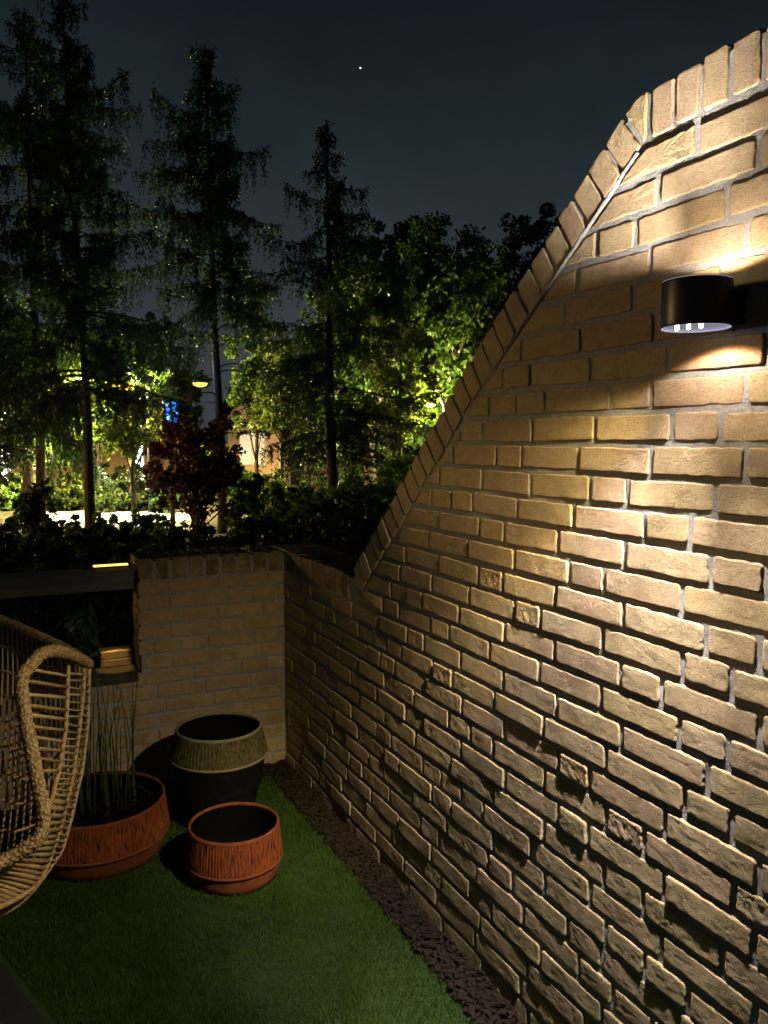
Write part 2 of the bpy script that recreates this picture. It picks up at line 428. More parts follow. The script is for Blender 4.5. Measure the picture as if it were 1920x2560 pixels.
# wedge brick at the break of the edge
yb_, zb_ = OUT[2]
n2 = (Vector(OUT[2])-Vector(OUT[1])).normalized(); n2p = Vector((n2.y, -n2.x)); n2p = n2p if n2p.y > 0 else -n2p
pA = Vector(OUT[2])-n2*.040; pB = pA-n2p*.088
w_ = [(-(pB.x-yb_), pB.y-zb_), (.0275, -.089), (.0285, -.002), (0, -.001), (-(pA.x-yb_), pA.y-zb_)]
v, f = poly_brick_vf(w_, .205, 5); c = (D-.001, yb_, zb_)
pieces.append((1e6, mesh('coping_brick', v, f, BRICK), wall_mat(*c), 0))
pieces.sort(key=lambda q: -q[0])
NSEP = 300
for k, (s, me, mm, _) in enumerate(pieces[:NSEP]):
    nm = 'coping_brick' if me.name.startswith('coping') else 'brick'
    o = put(nm, me, None, SIDE); o.matrix_parent_inverse = Matrix.Identity(4); o.matrix_basis = sinv @ mm
def join_pieces(name, plist, parent, inv, mat):
    VV = []; FF = []; AA = []; b = 0
    for s, me, mm, _ in plist:
        n = len(me.vertices); co = np.empty(n*3, np.float32); me.vertices.foreach_get('co', co); co = co.reshape(-1, 3)
        M = np.array(inv @ mm); co = co @ M[:3, :3].T + M[:3, 3]
        VV.append(co); AA.append(np.full(n, rng.random()))
        for p in me.polygons:
            q = list(p.vertices)
            FF.append(q if len(q) == 4 else q+[q[-1]])
        FF[-len(me.polygons):] = [[i+b for i in q] for q in FF[-len(me.polygons):]]
        b += n
    quads = [q for q in FF if q[2] != q[3]]; tris = [q[:3] for q in FF if q[2] == q[3]]
    V = np.concatenate(VV)
    me = bpy.data.meshes.new(name); me.from_pydata(V.tolist(), [], quads+tris); me.update()
    a = me.attributes.new('rnd', 'FLOAT', 'POINT'); a.data.foreach_set('value', np.concatenate(AA).astype(np.float32))
    me.polygons.foreach_set('use_smooth', [True]*len(me.polygons)); me.materials.append(mat)
    o = put(name, me, None, parent); o['kind'] = 'stuff'; return o
join_pieces('smaller_bricks', pieces[NSEP:], SIDE, sinv, BRICK)

# mortar face: recessed, rough, following the profile
def in_profile(y, z, mg):
    if z < 0: return False
    if z > TOPZ-mg: return False
    if z <= LOWZ-mg: return YEND <= y <= YB+.2
    if y < OUT[2][0]: return y >= YEND
    for (a, b), (c_, d_) in zip(OUT, OUT[1:]):
        if c_ <= y <= a:
            zl = b+(a-y)/(a-c_)*(d_-b); return z < zl-mg*1.35
    return False
def profile_poly(mg):
    a, b = offs(OUT[0], OUT[1], mg); c_, d_ = offs(OUT[1], OUT[2], mg); M_ = isect(a, b, c_, d_)
    e_ = isect(c_, d_, Vector((0, TOPZ-mg)), Vector((1, TOPZ-mg))); s_ = isect(a, b, Vector((0, LOWZ-mg)), Vector((1, LOWZ-mg)))
    return [(YEND, 0), (YB+.21, 0), (YB+.21, LOWZ-mg), tuple(s_), tuple(M_), tuple(e_), (YEND, TOPZ-mg)]
cell = .011; ys = np.arange(YEND, YB+.02, cell); zs = np.arange(0, TOPZ, cell)
MG = .007
idx = {}; V = []; Fq = []
def mv(i, j):
    if (i, j) not in idx:
        y, z = float(ys[i]), float(zs[j]); p_ = Vector((y*70, z*70, 0)); q_ = Vector((y*24, z*24, 5))
        hi_ = min(1, max(0, (z-1.0)/.5)); rec = .0036-.0008*hi_; V.append((D+rec+(.0019-.0007*hi_)*noise.noise(p_)+(.0016-.0006*hi_)*noise.noise(q_), y, z)); idx[(i, j)] = len(V)-1
    return idx[(i, j)]
for i in range(len(ys)-1):
    for j in range(len(zs)-1):
        if all(in_profile(ys[a], zs[b], MG) for a in (i, i+1) for b in (j, j+1)):
            Fq.append((mv(i, j), mv(i+1, j), mv(i+1, j+1), mv(i, j+1)))
mo = put('mortar', mesh('mortar', V, Fq, MORTAR, True), None, SIDE); mo.matrix_basis = sinv
pp = profile_poly(.010); n = len(pp)
V = [(D+.0185, y, z) for y, z in pp]+[(D+.19, y, z) for y, z in pp]
Fq = [tuple(range(n)), tuple(reversed(range(n, 2*n)))]+[((k+1) % n, k, n+k, n+(k+1) % n) for k in range(n)]
co = put('core', mesh('core', V, Fq, MORTAR), None, SIDE); co.matrix_basis = sinv
# proud ragged mortar bead under the sloping edge
bead = [(i0.lerp(IM, t/60)) for t in range(2, 60)]+[(IM.lerp(i3, t/68)) for t in range(0, 64)]
V = []; Fq = []
rb = random.Random(9)
for k, p_ in enumerate(bead):
    tt = (bead[min(k+1, len(bead)-1)]-bead[max(k-1, 0)]).normalized(); nn = Vector((tt.y, -tt.x)); nn = nn if nn.y > 0 else -nn
    w1_ = noise.noise(Vector((k*.23, 0, 1))); w2_ = noise.noise(Vector((k*.61, 5, 1)))
    q = p_ + nn*(.004+.0042*w2_); wd = .0064+.0036*w1_+.0034*w2_; amp = max(-1.1, min(.70, (k-76)/22))*(1+.8*w1_)-.25*abs(w2_)
    for u_, xx in ((-wd, .008), (-wd*.6, -.0008-.0036*amp+.001*w2_), (wd*.5, -.0012-.0030*amp+rb.uniform(0, .001)), (wd, .008)):
        s2 = q+nn*u_; V.append((D+xx, s2.x, s2.y))
for k in range(len(bead)-1):
    for j in range(3): Fq.append((4*k+j, 4*k+j+1, 4*k+5+j, 4*k+4+j))
be = put('mortar_bead', mesh('mortar_bead', V, Fq, MORTAR, True), None, SIDE); be.matrix_basis = sinv

# ------------------------------------------------------------------ back wall with opening
BACK = empty('back_wall', (.6, YB+.1, 0))
tag(BACK, 'low buff brick wall behind the planters with a dark window opening', 'brick wall')
binv = Matrix.Translation(BACK.location).inverted()
XO = .497; SILLZ = .474
def bput(name, me, x, y, z, sx=1, sz=1, rot=0):
    o = put(name, me, None, BACK)
    o.matrix_basis = binv @ Matrix.Translation((x, y, z)) @ Matrix.Rotation(rng.gauss(0, .004), 4, 'Y') @ Matrix.Rotation(rot+rng.gauss(0, .006), 4, 'Z') @ Matrix.Diagonal((sx, 1, sz, 1))
    return o
BJ = {20:[282,690,860],19:[282,612],21:[375,620,930],22:[290,625],23:[545,870],24:[300,625,920],25:[110,455,775],26:[195,525,840],27:[255,590,755],28:[560,850],29:[210,560]}
def bpx(cx, z):
    px = 320+.3617*cx; k = (px-960)/F; zr = z-CAMH; Y = YB
    return (k*(Y*FW.y+zr*FW.z)-(Y*RT.y+zr*RT.z))/(RT.x-k*FW.x)
XL = -2.0
for r in range(19, 34):
    ztop = zt(r); zc = ztop-BH/2
    if ztop-BH < -.02: break
    xl = XO if ztop > SILLZ+.01 else XL
    J = sorted(bpx(c, zc) for c in BJ[r]) if r in BJ else [rng.uniform(.75, .85)]
    while J[-1] < D: J.append(J[-1]+(.2115 if rng.random() < .65 else .111))
    while J[0] > xl: J.insert(0, J[0]-(.2115 if rng.random() < .7 else .111))
    for xa, xb in zip(J, J[1:]):
        x0, x1 = max(xa+.006, xl+.001), min(xb-.006, D-.004)
        if x1-x0 < .02: continue
        L = x1-x0; base = .2 if L > .15 else .1
        bput('brick', rng.choice(STR if L > .15 else HEA), (x0+x1)/2, YB+rng.gauss(0, .0012), zc+rng.gauss(0, .0008), L/base, rng.uniform(.97, 1.03))
    if xl == XO:      # quoin faces in the reveal
        o = put('reveal_brick', rng.choice(HEA), None, BACK)
        R3 = Matrix(((0, 1, 0), (-1, 0, 0), (0, 0, 1))).to_4x4(); o.matrix_basis = binv @ Matrix.Translation((XO+.002, YB+.085+.01*(r % 2), zc)) @ R3 @ Matrix.Diagonal((1.3 if r % 2 else .95, 1, 1, 1))
k = int((D-.006-XO)/PITCHZ); stp = (D-.006-XO)/k
for i in range(k): bput('coping_brick', rng.choice(COPM), XO+stp*(i+.5), YB+rng.gauss(0, .0015), LOWZ-.046+rng.gauss(0, .0015), stp*.82/.0515)
def bgrid(x0, x1, z0, z1):
    xs = np.arange(x0, x1+.001, .0125); zz = np.arange(z0, z1+.001, .0125); V = []; Fq = []
    for x in xs:
        for z in zz: V.append((x, YB+.0036+.0016*noise.noise(Vector((x*70, z*70, 2)))+.0014*noise.noise(Vector((x*24, z*24, 6))), z))
    nz = len(zz)
    for i in range(len(xs)-1):
        for j in range(nz-1): Fq.append((i*nz+j, (i+1)*nz+j, (i+1)*nz+j+1, i*nz+j+1))
    return V, Fq
V, Fq = bgrid(XO+.012, D+.01, 0, LOWZ-.014); V2, F2 = bgrid(XL, XO+.012, 0, SILLZ-.02)
b = len(V); V += V2; Fq += [tuple(i+b for i in q) for q in F2]
mo = put('mortar', mesh('mortar', V, Fq, MORTAR, True), None, BACK); mo.matrix_basis = binv
for (x0, x1, z1) in ((XO+.010, D+.0, LOWZ-.015), (XL, XO+.010, SILLZ-.022)):
    v, f = box_vf(x0, x1, YB+.0115, YB+.19, 0, z1); o = put('core', mesh('core', v, f, MORTAR), None, BACK); o.matrix_basis = binv
LEDGE = plain('ledge_stone', (.055, .050, .042), .9, .3, 25, (90, .6, .004))
v, f = box_vf(XL, XO-.004, YB-.012, YB+.21, SILLZ-.021, SILLZ+.016)
o = put('sill', mesh('sill', v, f, LEDGE), None, BACK); o.matrix_basis = binv
# left pier beyond the frame that carries the beam
v, f = box_vf(XL, -1.55, YB+.004, YB+.2, SILLZ+.016, LOWZ); o = put('pier', mesh('pier', v, f, BRICK), None, BACK); o.matrix_basis = binv
# two courses of bricks standing back on the sill, under the lamp
for rr in range(2):
    for cc in range(1):
        xx = .397
        if xx+.05 > XO-.006: continue
        o = put('ledge_brick', rng.choice(HEA), None, BACK)
        o.matrix_basis = binv @ Matrix.Translation((xx+.028, YB+.11+rng.gauss(0, .002), SILLZ+.0325+rr*.034)) @ Matrix.Diagonal((1.25, 1, .62, 1))
v, f = box_vf(.36, XO-.012, YB+.122, YB+.20, SILLZ+.0165, SILLZ+.08); o = put('ledge_core', mesh('ledge_core', v, f, MORTAR), None, BACK); o.matrix_basis = binv

def wood_mat(name, col):
    mt, nt, b = newmat(name); g = N(nt, 'NewGeometry'); mp = N(nt, 'Mapping'); nt.links.new(g.outputs['Position'], mp.inputs[0]); mp.inputs['Scale'].default_value = (3, 40, 60)
    n = noise_node(nt, 1.5, 6, .7, mp.outputs[0], .4); r = ramp(nt, n.outputs[0], [(.3, tuple(c*.6 for c in col)), (.7, tuple(c*1.3 for c in col))])
    nt.links.new(r.outputs[0], b.inputs['Base Color']); b.inputs['Roughness'].default_value = .85; bump(nt, b, n.outputs[0], .6, .004); return mt
BEAMW = wood_mat('weathered_timber', (.15, .13, .105))
beam = box('timber_beam', -1.9, XO-.012, YB+.004, YB+.15, .832, .908, BEAMW, None, .004)
tag(beam, 'weathered timber beam spanning the dark opening in the low wall', 'beam')

# warm garden lights in the opening
WARM = (1.0, .56, .10)
BLACKM = plain('black_metal', (.018, .017, .018), .45, .2, 60, (300, .15, .0005), .3, .4)
lb = empty('bar_light', (.40, YB+.13, .908)); tag(lb, 'slim glowing warm bar light lying on top of the timber beam', 'garden light')
def child_box(name, par, x0, x1, y0, y1, z0, z1, mat, bev=0):
    l = par.location; return box(name, x0-l.x, x1-l.x, y0-l.y, y1-l.y, z0-l.z, z1-l.z, mat, par, bev)
child_box('housing', lb, .300, XO-.014, YB+.112, YB+.145, .9075, .914, BLACKM)
child_box('light_strip', lb, .345, XO-.016, YB+.114, YB+.143, .9142, .919, emit('bar_glow', (1, .60, .10), 2.4))
dl = empty('downlight', (.415, YB+.085, .832)); tag(dl, 'small round downlight under the timber beam, shining on ledge bricks', 'garden light')
def lathe_vf(prof, n=48, base=0):
    v = []; f = []
    for (r_, z) in prof:
        for k in range(n): a = 2*pi*k/n; v.append((r_*cos(a), r_*sin(a), z))
    for i in range(len(prof)-1):
        for k in range(n):
            k2 = (k+1) % n; f.append((base+i*n+k, base+i*n+k2, base+(i+1)*n+k2, base+(i+1)*n+k))
    return v, f
v, f = lathe_vf([(.0, 0.001), (.028, .001), (.028, -.014), (.024, -.014), (.023, -.006), (0, -.006)], 28); put('housing', mesh('housing', v, f, BLACKM, False), None, dl)
v, f = lathe_vf([(.022, -.009), (0, -.009)], 24); put('lens', mesh('lens', v, f, emit('down_glow', WARM, 6)), None, dl)
sp = bpy.data.lights.new('downlight_beam', 'SPOT'); sp.energy = 5.0; sp.color = WARM; sp.spot_size = radians(30); sp.spot_blend = .6; sp.shadow_soft_size = .012
so = bpy.data.objects.new('downlight_beam', sp); COL.objects.link(so); so.parent = dl; so.location = (0, 0, -.016)

# ------------------------------------------------------------------ wall lamp
LX, LY = D-.078, .982; LZ0, LZ1 = CAMH+.187, CAMH+.262; LR = .0555
lamp = empty('wall_lamp', (LX, LY, (LZ0+LZ1)/2)); tag(lamp, 'black cylindrical up-down LED lamp fixed on the tall brick wall', 'wall lamp')
hh = (LZ1-LZ0)/2
v, f = lathe_vf([(.0, -hh+.005), (LR-.003, -hh+.005), (LR-.0026, -hh+.0006), (LR-.0016, -hh), (LR-.0004, -hh+.0006), (LR, -hh+.003), (LR, hh-.003), (LR-.0004, hh-.0006), (LR-.0016, hh), (LR-.0026, hh-.0006), (LR-.003, hh-.005), (0, hh-.005)], 96)
LAMPM = plain('lamp_black', (.020, .017, .017), .38, .15, 40, (500, .1, .0003), .2, .5)
put('body', mesh('body', v, f, LAMPM, True), None, lamp)
v, f = box_vf(LR-.008, D-LX+.006, -.02, .02, -.022, .022); put('bracket', mesh('bracket', v, f, LAMPM), None, lamp)
v, f = box_vf(D-LX-.006, D-LX+.008, -.032, .032, -.030, .030); put('back_plate', mesh('back_plate', v, f, LAMPM), None, lamp)
def lens_mat():
    mt, nt, b = newmat('frosted_lens'); nt.nodes.remove(b); out = nt.nodes['Material Output']
    e = N(nt, 'Emission'); e.inputs['Color'].default_value = (.85, .85, 1, 1); e.inputs['Strength'].default_value = .20
    g = N(nt, 'BsdfGlossy'); g.inputs['Roughness'].default_value = .2; g.inputs['Color'].default_value = (.5, .5, .55, 1)
    a = N(nt, 'AddShader'); nt.links.new(e.outputs[0], a.inputs[0]); nt.links.new(g.outputs[0], a.inputs[1]); nt.links.new(a.outputs[0], out.inputs['Surface']); return mt
LENS = lens_mat(); LED = emit('led', (.92, .94, 1), 30); RIMG = emit('lens_edge', (.70, .68, 1), .55)
for sgn in (-1, 1):
    v, f = lathe_vf([(LR-.0032, sgn*(hh-.0022)), (0, sgn*(hh-.0022))], 48); put('lens', mesh('lens', v, f, LENS), None, lamp)
    v, f = lathe_vf([(LR-.0032, sgn*(hh-.0018)), (LR-.0026, sgn*(hh+.0003)), (LR-.0012, sgn*(hh+.0004))], 64); put('lens_edge', mesh('lens_edge', v, f, RIMG), None, lamp)
def led_at(dx, dy, sgn):
    bm = bmesh.new(); bmesh.ops.create_icosphere(bm, subdivisions=2, radius=.0034); me = bpy.data.meshes.new('led'); bm.to_mesh(me); bm.free(); me.materials.append(LED)
    o = put('led', me, None, lamp); o.location = (dx, dy, sgn*(hh+.0004)); return o
for dx, dy in ((-.022, .019), (-.016, 0), (-.010, -.020)):
    led_at(dx, dy, -1); led_at(dx, dy, 1)
def spot(par, loc, energy, size, blend, col, soft, direction, nm):
    l = bpy.data.lights.new(nm, 'SPOT'); l.energy = energy; l.color = col; l.spot_size = radians(size); l.spot_blend = blend; l.shadow_soft_size = soft
    o = bpy.data.objects.new(nm, l); COL.objects.link(o); o.parent = par; o.location = loc
    o.rotation_euler = Vector(direction).to_track_quat('-Z', 'Y').to_euler(); return o
WHITE = (1.0, .92, .83)
Z0 = -hh-.003; Z1 = hh+.003
OFFAX = (1.0, .80, .36)         # the lens is yellower off its axis
spot(lamp, (0, 0, Z0), 2.5, 139, .12, WHITE, .006, (0, 0, -1), 'lamp_beam')
spot(lamp, (0, 0, Z0), .7, 143, .04, (1, .55, .06), .006, (0, 0, -1), 'lamp_fringe')
for e_, d_, sz_, c_ in ((20, (-.4, .5, -1), 96, WHITE), (94, (-.4, -.2, -1), 78, WHITE), (30, (-.08, 1.6, -1), 48, OFFAX), (80, (-.08, .2, -1), 42, WHITE), (58, (-.04, .75, -1), 38, WHITE), (30, (-.04, .5, -1), 38, WHITE), (85, (-.08, 1.1, -1), 28, OFFAX), (34, (-1.15, .9, -1), 70, OFFAX)):
    spot(lamp, (0, 0, Z0), e_*(1.75 if c_ is WHITE else 1.15), sz_, 1, c_, .008, d_, 'lamp_throw')
spot(lamp, (0, 0, Z1), 2.1, 149, .08, WHITE, .006, (0, 0, 1), 'lamp_beam')
spot(lamp, (0, 0, Z1), .6, 153, .04, (1, .55, .06), .006, (0, 0, 1), 'lamp_fringe')
for e_, d_, sz_ in ((27, (-.4, .2, 1), 100), (19, (-.06, 1.4, 1), 62), (17, (-.18, .8, 1), 64), (13, (-.12, .3, 1), 56)):
    spot(lamp, (0, 0, Z1), e_*1.75, sz_, 1, WHITE, .008, d_, 'lamp_throw')

# ------------------------------------------------------------------ ground
def sheet(name, pts, z, mat, label=None):
    o = put(name, mesh(name, [(x, y, z) for x, y in pts], [tuple(range(len(pts)))], mat)); o['kind'] = 'structure'; return o
SOIL = plain('soil', (.045, .036, .026), .95, .4, 6, (60, .8, .02))
sheet('ground', [(-400, -60), (400, -60), (400, 700), (-400, 700)], -.03, SOIL)
SEAM0, SEAM1 = Vector((-.039, 2.404)), Vector((.092, 2.012)); sd = (SEAM1-SEAM0).normalized()
s_far, s_near = SEAM0-sd*.95, SEAM1+sd*3.0
TB = plain('turf_backing', (.020, .045, .012), .95, .3, 50, (200, .6, .004))
sheet('turf', [(s_near.x, s_near.y), (1.036, s_near.y), (1.036, YB-.12), (s_far.x, YB-.12)], -.012, TB)
def pave_mat():
    mt, nt, b = newmat('dark_paving'); g = N(nt, 'NewGeometry'); n = noise_node(nt, 160, 5, .7, g.outputs['Position']); n2 = noise_node(nt, 5, 4, .6, g.outputs['Position'])
    r = ramp(nt, n.outputs[0], [(.3, (.006, .007, .010)), (.7, (.018, .020, .027))]); r2 = ramp(nt, n2.outputs[0], [(.3, (.7, .7, .7)), (.7, (1.1, 1.1, 1.1))])
    nt.links.new(mix(nt, r.outputs[0], r2.outputs[0], .8, 'MULTIPLY'), b.inputs['Base Color']); b.inputs['Roughness'].default_value = .8; bump(nt, b, n.outputs[0], .4, .002); return mt
PAVE = pave_mat(); nl = Vector((sd.y, -sd.x)); nl = nl if nl.x < 0 else -nl
pv = bpy.data.objects.new('paving', None); COL.objects.link(pv); pv['kind'] = 'structure'
for i in range(-1, 5):
    for j in range(4):
        a = SEAM0+sd*(i*.605-.3)+nl*(.024+j*.605); q = [a, a+sd*.6, a+sd*.6+nl*.6, a+nl*.6]
        if max(p_.y for p_ in q) > YB-.03: continue
        V = [(p_.x, p_.y, -.028) for p_ in q]+[(p_.x, p_.y, .004) for p_ in q]
        put('paving_slab', mesh('paving_slab', V, [(4, 7, 6, 5), (4, 5, 1, 0), (5, 6, 2, 1), (6, 7, 3, 2), (7, 4, 0, 3)], PAVE), None, pv)
# turf blades
R = np.random.RandomState(7)
nb = 230000
bx = R.uniform(-.75, 1.06, nb); by = R.uniform(.9, YB-.105, nb)
side = (bx-SEAM0.x)*nl.x+(by-SEAM0.y)*nl.y
edge = 1.040+.007*np.sin(by*23)+.006*np.sin(by*61)+R.normal(0, .006, nb)
ok = (side < -.002) & (bx < edge); bx, by = bx[ok], by[ok]; nb = len(bx)
hgt = R.uniform(.007, .0155, nb); ang = R.uniform(0, 2*pi, nb); wd = R.uniform(.0007, .0013, nb); lean = R.uniform(0, .013, nb); la = R.uniform(0, 2*pi, nb)
pat_ = np.sin(bx*9+2*np.sin(by*5))*np.sin(by*7+1.5*np.sin(bx*11))+.5*np.sin(bx*31+by*17)*np.sin(by*27-bx*9); hgt *= 1+.28*pat_; lean *= 1-.35*pat_
B0 = np.stack([bx-wd*np.cos(ang), by-wd*np.sin(ang), np.full(nb, -.012)], 1); B1 = np.stack([bx+wd*np.cos(ang), by+wd*np.sin(ang), np.full(nb, -.012)], 1)
Mi = np.stack([bx+.45*lean*np.cos(la), by+.45*lean*np.sin(la), -.012+hgt*.65], 1)
T0 = np.stack([bx+lean*1.1*np.cos(la), by+lean*1.1*np.sin(la), -.012+hgt], 1)
dxy = np.stack([wd*np.cos(ang), wd*np.sin(ang), np.zeros(nb)], 1)*.8
V = np.stack([B0, B1, Mi+dxy, Mi-dxy, T0], 1).reshape(-1, 3); i5 = np.arange(nb)*5
Fq = np.concatenate([np.stack([i5, i5+1, i5+2], 1), np.stack([i5, i5+2, i5+3], 1), np.stack([i5+3, i5+2, i5+4], 1)])
tb = put('turf_blades', np_mesh('turf_blades', V, Fq, TURF, False, np.repeat(R.rand(nb), 5)))
tag(tb, 'short green artificial grass covering the ground by the planters', 'grass', None, 'stuff')
# bark mulch strips by the walls
CHIP = plain('bark_chip', (.015, .0075, .003), .9, .75, 55, (150, .6, .003))
sheet('mulch_bed', [(1.018, -.6), (D+.01, -.6), (D+.01, YB+.01), (1.018, YB+.01)], -.020, CHIP)
def chips(n, x0, x1, y0, y1, seed):
    R = np.random.RandomState(seed); VV = []; FF = []
    for i in range(n):
        c = Vector((R.uniform(x0, x1), R.uniform(y0, y1), R.uniform(-.016, .010))); q = Quaternion(R.normal(size=3), R.uniform(0, .7)) @ Quaternion((0, 0, 1), R.uniform(0, 6.28))
        a, b_, h = R.uniform(.006, .017), R.uniform(.003, .007), R.uniform(.001, .003)
        P = [(-a, -b_*.6, -h), (a*.8, -b_, -h), (a, b_*.5, -h), (-a*.7, b_, -h), (-a, -b_*.5, h), (a*.8, -b_*.9, h), (a*.9, b_*.5, h), (-a*.7, b_*.9, h)]
        o = len(VV); VV += [c+q @ Vector(p_) for p_ in P]
        FF += [tuple(o+k for k in t) for t in ((4,5,6,7),(0,1,5,4),(1,2,6,5),(2,3,7,6),(3,0,4,7),(3,2,1,0))]
    return VV, FF
v, f = chips(4200, 1.020, D+.004, .9, YB, 3); v2, f2 = chips(2600, -.2, 1.03, YB-.115, YB+.0, 5)
b = len(v); mc = put('bark_mulch', mesh('bark_mulch', v+v2, f+[tuple(i+b for i in q) for q in f2], CHIP)); tag(mc, 'dark brown bark mulch along the foot of the brick walls', 'mulch', None, 'stuff')
sheet('mulch_bed_back', [(-.6, YB-.125), (1.017, YB-.125), (1.017, YB+.01), (-.6, YB+.01)], -.020, CHIP).name = 'mulch_bed'

# ------------------------------------------------------------------ planters
def fluted(prof, ribs, amp, n, ribbed, seed):
    """prof: (r,z); ribbed: set of indices whose ring carries ribs"""
    rr = np.random.RandomState(seed); per = rr.uniform(.2, 1, ribs); jit = rr.uniform(-.25, .25, ribs); v = []; f = []
    for i, (r_, z) in enumerate(prof):
        for k in range(n):
            a = 2*pi*k/n; q = r_
            if i in ribbed:
                ph = a/(2*pi)*ribs; ri = int(ph) % ribs; fr = ph-int(ph)+jit[ri]*.4
                q += amp*(abs(sin(pi*fr))-.5)*(.5+per[ri])
            v.append((q*cos(a), q*sin(a), z))
    m_ = n
    for i in range(len(prof)-1):
        for k in range(n):
            k2 = (k+1) % n; f.append((i*m_+k, i*m_+k2, (i+1)*m_+k2, (i+1)*m_+k))
    return v, f
def rib_mat(name, col, dark, rough=.8):
    mt, nt, b = newmat(name); g = N(nt, 'TexCoord'); mp = N(nt, 'Mapping'); nt.links.new(g.outputs['Object'], mp.inputs[0]); mp.inputs['Scale'].default_value = (230, 230, .7)
    n = noise_node(nt, 1.0, 3, .6, mp.outputs[0]); r = ramp(nt, n.outputs[0], [(.38, dark), (.50, tuple(c*.8 for c in col)), (.68, col)])
    n2 = noise_node(nt, 40, 5, .7, g.outputs['Object']); r2 = ramp(nt, n2.outputs[0], [(.3, (.6, .55, .5)), (.65, (1.1, 1.05, 1))])
    nt.links.new(mix(nt, r.outputs[0], r2.outputs[0], .7, 'MULTIPLY'), b.inputs['Base Color']); b.inputs['Roughness'].default_value = rough; b.inputs['Specular IOR Level'].default_value = .2
    n3 = noise_node(nt, 260, 4, .7, g.outputs['Object']); bump(nt, b, n3.outputs[0], .5, .0015); return mt
RUST = rib_mat('rust_ribbed', (.27, .066, .016), (.032, .010, .005)); RUSTB = plain('rust_plain', (.17, .044, .013), .85, .35, 40, (200, .5, .001))
OLIVE = rib_mat('olive_ribbed', (.10, .088, .038), (.018, .018, .010)); OLIVEB = plain('dark_pot', (.007, .0065, .005), .9, .35, 40, (200, .5, .001), 0, .05); OLRIM = plain('pale_rim', (.17, .15, .08), .8, .2, 60)
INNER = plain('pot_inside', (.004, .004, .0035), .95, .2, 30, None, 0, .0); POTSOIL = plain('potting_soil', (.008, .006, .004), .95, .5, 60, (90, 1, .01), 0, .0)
def planter(name, loc, r_rim, z_rim, r_ring, z_ring, r_base, ribs, mats, label, soil=.04, seed=1):
    t = empty(name, loc); tag(t, label, 'planter'); A, B, C = mats; n = ribs*4
    prof = [(r_rim+.001, z_rim-.006)]+[(r_rim+(r_ring-r_rim)*(k/10), z_rim-.008+(z_ring+.006-z_rim+.008)*k/10) for k in range(1, 10)]+[(r_ring-.001, z_ring+.007)]
    v, f = fluted(prof, ribs, .0036, n, set(range(1, len(prof)-1)), seed); put('ribbed_side', mesh('ribbed_side', v, f, A, True), None, t)
    v, f = lathe_vf([(r_ring-.004, z_ring+.010), (r_ring+.0015, z_ring+.0085), (r_ring+.003, z_ring+.004), (r_ring+.001, z_ring), (r_ring-.006, z_ring-.003)], 96); put('lower_ring', mesh('lower_ring', v, f, B if C is None else C, True), None, t)
    v, f = lathe_vf([(r_ring-.006, z_ring-.001), (r_base+(r_ring-r_base)*.55, z_ring*.62), (r_base+.006, z_ring*.25), (r_base, -.012), (0, -.012)], 96); put('base', mesh('base', v, f, B, True), None, t)
    v, f = lathe_vf([(r_rim-.007, z_rim-.010), (r_rim-.0075, z_rim-.002), (r_rim-.004, z_rim+.0005), (r_rim, z_rim-.001), (r_rim+.0025, z_rim-.005), (r_rim+.0015, z_rim-.010)], 96); put('rim', mesh('rim', v, f, B if C is None else C, True), None, t)
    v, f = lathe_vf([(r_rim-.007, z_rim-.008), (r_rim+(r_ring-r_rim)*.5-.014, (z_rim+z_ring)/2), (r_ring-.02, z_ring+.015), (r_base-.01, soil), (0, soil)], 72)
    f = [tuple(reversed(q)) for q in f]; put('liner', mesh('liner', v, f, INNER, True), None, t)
    return t
def on_axis(px, py, d): p_ = at(px, py, d); return (p_.x, p_.y, 0)
P1 = planter('ribbed_planter', on_axis(547, 1815, 3.0), .157, .368, .180, .258, .125, 76, (OLIVE, OLIVEB, OLRIM), 'tall dark olive ribbed planter with a pale rim beside the back wall', .12, 2)
P2 = planter('ribbed_planter', on_axis(585, 2055, 2.66), .148, .170, .158, .050, .140, 92, (RUST, RUSTB, None), 'small empty rust orange ribbed bowl planter in front of the tall one', .03, 3)
P3 = planter('ribbed_planter', on_axis(246, 2030, 2.82), .226, .182, .240, .055, .215, 128, (RUST, RUSTB, None), 'large rust orange ribbed bowl planter with thin green stems growing in it', .08, 4)
v, f = lathe_vf([(.205, .135), (.12, .142), (0, .146)], 48); f = [tuple(reversed(q)) for q in f]; put('potting_soil', mesh('potting_soil', v, f, POTSOIL, True), None, P3)
# horsetail stems
HT = empty('horsetail_plant', (P3.location.x, P3.location.y, .14)); tag(HT, 'thin upright green horsetail stems in the large rust planter', 'plant')
rs = random.Random(12)
for i in range(58):
    a, q = rs.uniform(0, 2*pi), .16*sqrt(rs.random()); x, y = q*cos(a)-.01, q*sin(a)+.02; h = rs.uniform(.26, .50); lx, ly = rs.gauss(0, .012), rs.gauss(0, .012)
    P = [Vector((x+lx*(t*t)*h*4, y+ly*(t*t)*h*4, -.004+h*t)) for t in [k/7 for k in range(8)]]
    tube('stem', P, lambda t: .0021*(1-.35*t), STEMMAT, HT, 6)
